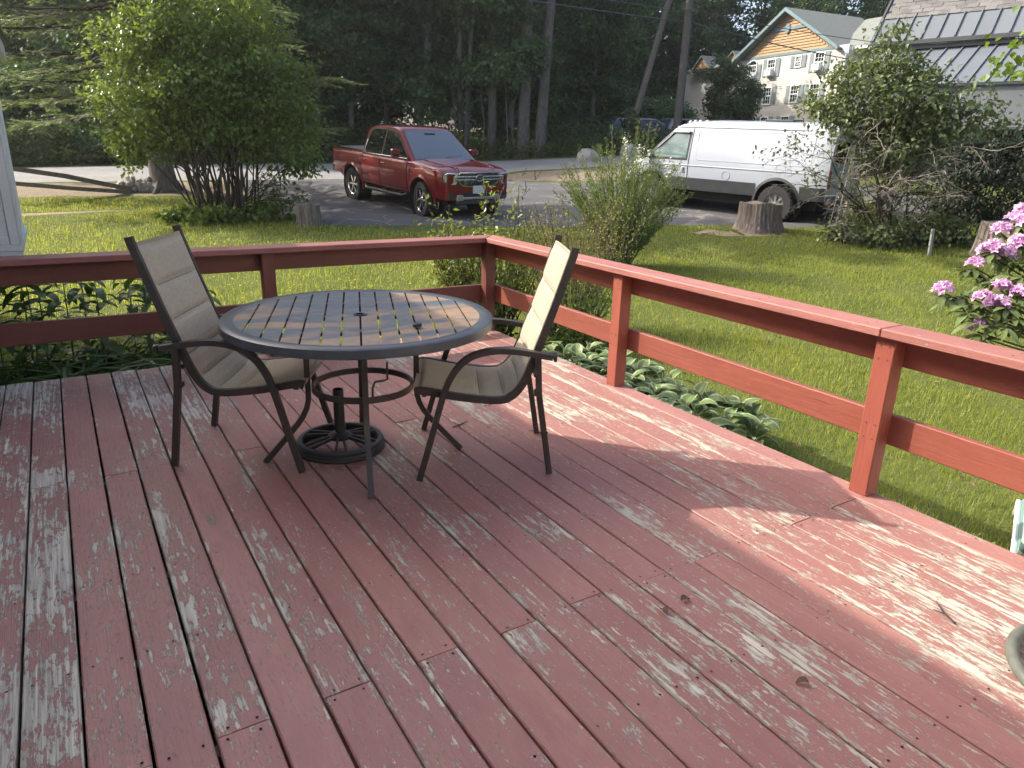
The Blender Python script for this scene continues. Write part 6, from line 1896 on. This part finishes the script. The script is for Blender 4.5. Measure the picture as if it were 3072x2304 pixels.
for k, (x, y, z, fl_) in enumerate(tips):
    tip = Vector((x, y, z)) - RO_
    b.tube(catmull([(0, 0, -.05), tuple(Vector((tip.x * .35, tip.y * .35, tip.z * .62))), tuple(tip)], 4), [.018, .017, .016, .014, .012, .010, .008, .006, .005], 5)
    if fl_:
        same(TRS[k % 4], 'flower_truss', rh, tip + Vector((0, 0, .01)), (rg.uniform(-.3, .3), rg.uniform(-.3, .3), rg.uniform(0, 6)), (rg.uniform(.85, 1.1),) * 3)
    for j in range(7):
        if cnt >= 298: break
        cnt += 1; s_ = rg.uniform(.75, 1.1)
        same(RL[rg.randrange(4)], 'leaf', rh, tip + Vector((0, 0, -.015)), (rg.uniform(-.2, .2), rg.uniform(.0, .5) if fl_ else rg.uniform(-.5, .3), 2 * PI * j / 7 + rg.uniform(-.3, .3)), (s_, s_, s_))
b.build('branch', M['stem'], rh, smooth=60)

# ---- foreground maple whose branch tips hang in at the upper right
mp = thing('maple_tree', 'sunlit maple whose bright leafy branch tips hang in at the upper right', 'tree', (10.9, 2.6, gz(10.9, 2.6)))
B().tube([(0, 0, -.2), (.05, 0, 2.5), (.1, .05, 6.5)], [.20, .16, .08], 10).build('trunk', M['bark'], mp, smooth=60)
ME = [(-2.15, 1.05, 4.25 - .2, .55, .5, .8), (-2.35, 1.2, 3.1, .55, .5, .40), (-1.3, .4, 4.2, 1.0, 1.0, 1.0), (0, 0, 6.2, 1.9, 1.9, 1.4), (-.9, .3, 5.6, 1.5, 1.5, 1.1), (-1.9, .8, 5.2, .7, .7, .8)]
_, C_ = leafy('crown', ME, 220, 64, .17, .085, .075, M['lf_fg'], mp, 91, .45, flat=.55)
b = B()
for c in C_[::6]:
    b.tube([(.08, .02, max(1.8, c[2] - 1.2)), (c[0] * .5, c[1] * .5, c[2] - .25), tuple(c)], [.03, .018, .005], 4)
b.build('branch', M['stem'], mp)

# ------------------------------------------------------------------ lawn
rs = np.random.RandomState(101)
def lawn_pts(n, poly):
    P = np.array(poly); lo, hi = P.min(0), P.max(0)
    x = rs.uniform(lo[0], hi[0], n); y = rs.uniform(lo[1], hi[1], n)
    return x, y
Xs, Ys = [], []
for (x0, x1, y0, y1, dens) in ((3.2, 6.5, -1.5, 6.0, 2600), (3.2, 9, 6, 9, 1500), (6.5, 10, -1, 6, 1300), (10, 17, 2, 9, 520), (9, 14, 6, 13, 620), (-2.5, 3.2, 5.4, 9, 1700), (-2.5, 9, 9, 13, 1050), (-3, 5.5, 13, 17, 640), (-3, 5, 17, 20.6, 420), (14, 18, 3, 9, 260)):
    m_ = int((x1 - x0) * (y1 - y0) * dens); Xs.append(rs.uniform(x0, x1, m_)); Ys.append(rs.uniform(y0, y1, m_))
x = np.concatenate(Xs); y = np.concatenate(Ys)
ok = ~((x < 3.16) & (y < 5.36))
for pv in PAVED: ok &= ~inside(pv, x, y)
ok &= ~((y > 17.55 - .1) & (y < 18.1 + .1 * np.sin(x * 5)) & (x < 1.2 + rs.randn(len(x)) * .25) & (rs.uniform(0, 1, len(x)) < .93))
ok &= ~(((x - 12.2) ** 2 / 1.1 + (y - 10.6) ** 2 / .35 < 1) & (rs.uniform(0, 1, len(x)) < .85))
ok &= ~(((x - 3.0) ** 2 / 1.6 + (y - 16.2) ** 2 / .7 < 1) & (rs.uniform(0, 1, len(x)) < .8))
pt = wob(x, y, .55, 2.0) * .6 + wob(x, y, 2.1, .7) * .4
ok &= rs.uniform(0, 1, len(x)) < np.clip(.80 + .5 * pt, .3, 1)
az_ = np.degrees(np.arctan2(x, y)); ok &= (az_ > -16) & (az_ < 84)
x, y, pt = x[ok], y[ok], pt[ok]; n = len(x)
z = tz(x, y); dist = np.hypot(x, y)
hgt = rs.gamma(6, .0085, n) * (1 + .30 * pt) * np.clip(1 + (dist - 8) * .008, 1, 1.3)
wd = np.maximum(.0035, dist * .00062) * rs.uniform(.7, 1.3, n)
a = rs.uniform(0, 2 * PI, n); ln = rs.uniform(.1, .75, n)
bx_ = np.stack([np.cos(a), np.sin(a), np.zeros(n)], -1); fw_ = np.stack([-np.sin(a), np.cos(a), np.zeros(n)], -1)
P = np.stack([x, y, z - .004], -1)
up_ = np.array([0, 0, 1.])
mid = P + up_ * (hgt * .6)[:, None] + fw_ * (hgt * ln * .30)[:, None]
tip = P + up_ * (hgt)[:, None] * (1 - .35 * ln)[:, None] + fw_ * (hgt * ln)[:, None]
V = np.stack([P - bx_ * wd[:, None] * .5, P + bx_ * wd[:, None] * .5, mid + bx_ * wd[:, None] * .38, tip, mid - bx_ * wd[:, None] * .38], 1).reshape(-1, 3)
k = np.arange(n)[:, None] * 5
F = np.concatenate([k + np.array([[0, 1, 2]]), k + np.array([[0, 2, 4]]), k + np.array([[4, 2, 3]])], 0)
M['blade'] = leaf_mat('grass_blade', (.14, .20, .027), (.30, .335, .066), .55, .5, (.88, (.36, .31, .15)))
tint = np.clip(.40 + .32 * pt + rs.randn(n) * .22 + .14 * np.clip((x - 2.5) / 2, 0, 1), 0, 1)
o = mesh_np('lawn_grass', V, F, M['blade'], tint=np.repeat(tint, 5)); tag(o, kind='stuff')
# clover and other broad leaves in the turf
n = 26000
x = rs.uniform(-2.5, 16, n); y = rs.uniform(-1, 17, n)
ok = ~((x < 3.2) & (y < 5.4))
for pv in PAVED: ok &= ~inside(pv, x, y)
ok &= (wob(x, y, .9, 4.0) + .35 * rs.randn(n) > .25); az_ = np.degrees(np.arctan2(x, y)); ok &= (az_ > -16) & (az_ < 84) & (x > -2)
x, y = x[ok], y[ok]; n = len(x)
leaf_mesh('clover', np.stack([x, y, tz(x, y) + rs.uniform(.01, .05, n)], -1), rs.randn(n, 3) * np.array([1, 1, .25]), np.array([0, 0, 1.]) + rs.randn(n, 3) * .3, rs.uniform(.018, .04, n), rs.uniform(.015, .03, n), M['lf_rose'], tint=rs.uniform(0, .8, n), kind='stuff')
n = 700
x = rs.uniform(3.2, 14, n); y = rs.uniform(-1, 11, n); ok = np.ones(n, bool)
for pv in PAVED: ok &= ~inside(pv, x, y)
x, y = x[ok], y[ok]; n = len(x)
leaf_mesh('leaf_litter', np.stack([x, y, tz(x, y) + rs.uniform(.03, .06, n)], -1), rs.randn(n, 3) * np.array([1, 1, .3]), np.array([0, 0, 1.]) + rs.randn(n, 3) * .4, rs.uniform(.025, .06, n), rs.uniform(.015, .035, n), simple('dead_leaf', (.16, .095, .05), .8, 0, .4, 3), kind='stuff')
# yellow flowers in the left lawn
n = 1500
x = rs.uniform(-2, 6.5, n); y = rs.uniform(6.5, 15.5, n)
ok = (wob(x, y, .7, 1.0) + .55 * rs.randn(n) > .15)
for pv in PAVED: ok &= ~inside(pv, x, y)
x, y = x[ok], y[ok]; n = len(x); zz = tz(x, y) + rs.uniform(.05, .10, n)
Pf = np.repeat(np.stack([x, y, zz], -1), 5, 0); w = np.tile(np.arange(5) * 2 * PI / 5, n)
leaf_mesh('buttercup_flowers', Pf, np.stack([np.cos(w), np.sin(w), np.full(5 * n, .35)], -1), np.tile(np.array([[0, 0, 1.]]), (5 * n, 1)), .017, .016, M['petal_y'], kind='stuff')
# fallen leaves and twigs
for k, (x, y) in enumerate(((1.67, 1.48), (1.57, 1.45), (1.71, .99), (.54, 1.28))):
    p = blade_mesh('dry_leaf', .040, .017, (rad(35), rad(-40)), .9, 6, 3, 1.0, 0, 80 + k, simple('brown_dry_leaf', (.10, .055, .03), .8) if k == 0 else bpy.data.materials['brown_dry_leaf'])
    COL.objects.link(p); p.location = (x, y, .006); p.rotation_euler = (0, 0, 1.3 * k)
    tag(p, ['brown curled dry leaf by a board joint, larger of a close pair', 'brown curled dry leaf beside another on the shaded boards', 'small brown dry leaf alone on the shaded deck boards', 'tiny dry leaf on the boards near the bottom of the deck'][k], 'leaf', 'dry leaves on the deck')
for k, (x, y, a_) in enumerate(((2.40, .92, 1.1), (1.72, 3.32, .3), (2.15, 3.0, 2.6))):
    d = Vector((math.cos(a_), math.sin(a_), 0))
    o = B().tube([(0, 0, 0), d * .06, d * .10 + Vector((.02, .01, .004))], [.004, .0035, .0015], 5).tube([d * .05, d * .06 + Vector((-.03, .02, .01))], [.003, .001], 4).build('twig', M['stem'])
    o.location = (x, y, .005); tag(o, ['forked brown twig on the sunlit peeling boards near the hoop', 'short twig on the boards by the far chair legs', 'small twig on the sunlit boards behind the right chair'][k], 'twig', 'twigs on the deck')

# ------------------------------------------------------------------ added air volume standing in for the lens flare veil
hz = B().box2((-75, -30, -2.0), (120, 125, 32)).build('flare_veil', None)
hz['kind'] = 'stuff'
hm_ = bpy.data.materials.new('flare_veil_air'); hm_.use_nodes = True
nn = hm_.node_tree.nodes; nn.remove(nn['Principled BSDF'])
pv_ = nn.new('ShaderNodeVolumePrincipled'); pv_.inputs['Color'].default_value = (.93, .96, .95, 1); pv_.inputs['Density'].default_value = .0006; pv_.inputs['Anisotropy'].default_value = .55
hm_.node_tree.links.new(pv_.outputs[0], nn['Material Output'].inputs['Volume'])
hz.data.materials.append(hm_)
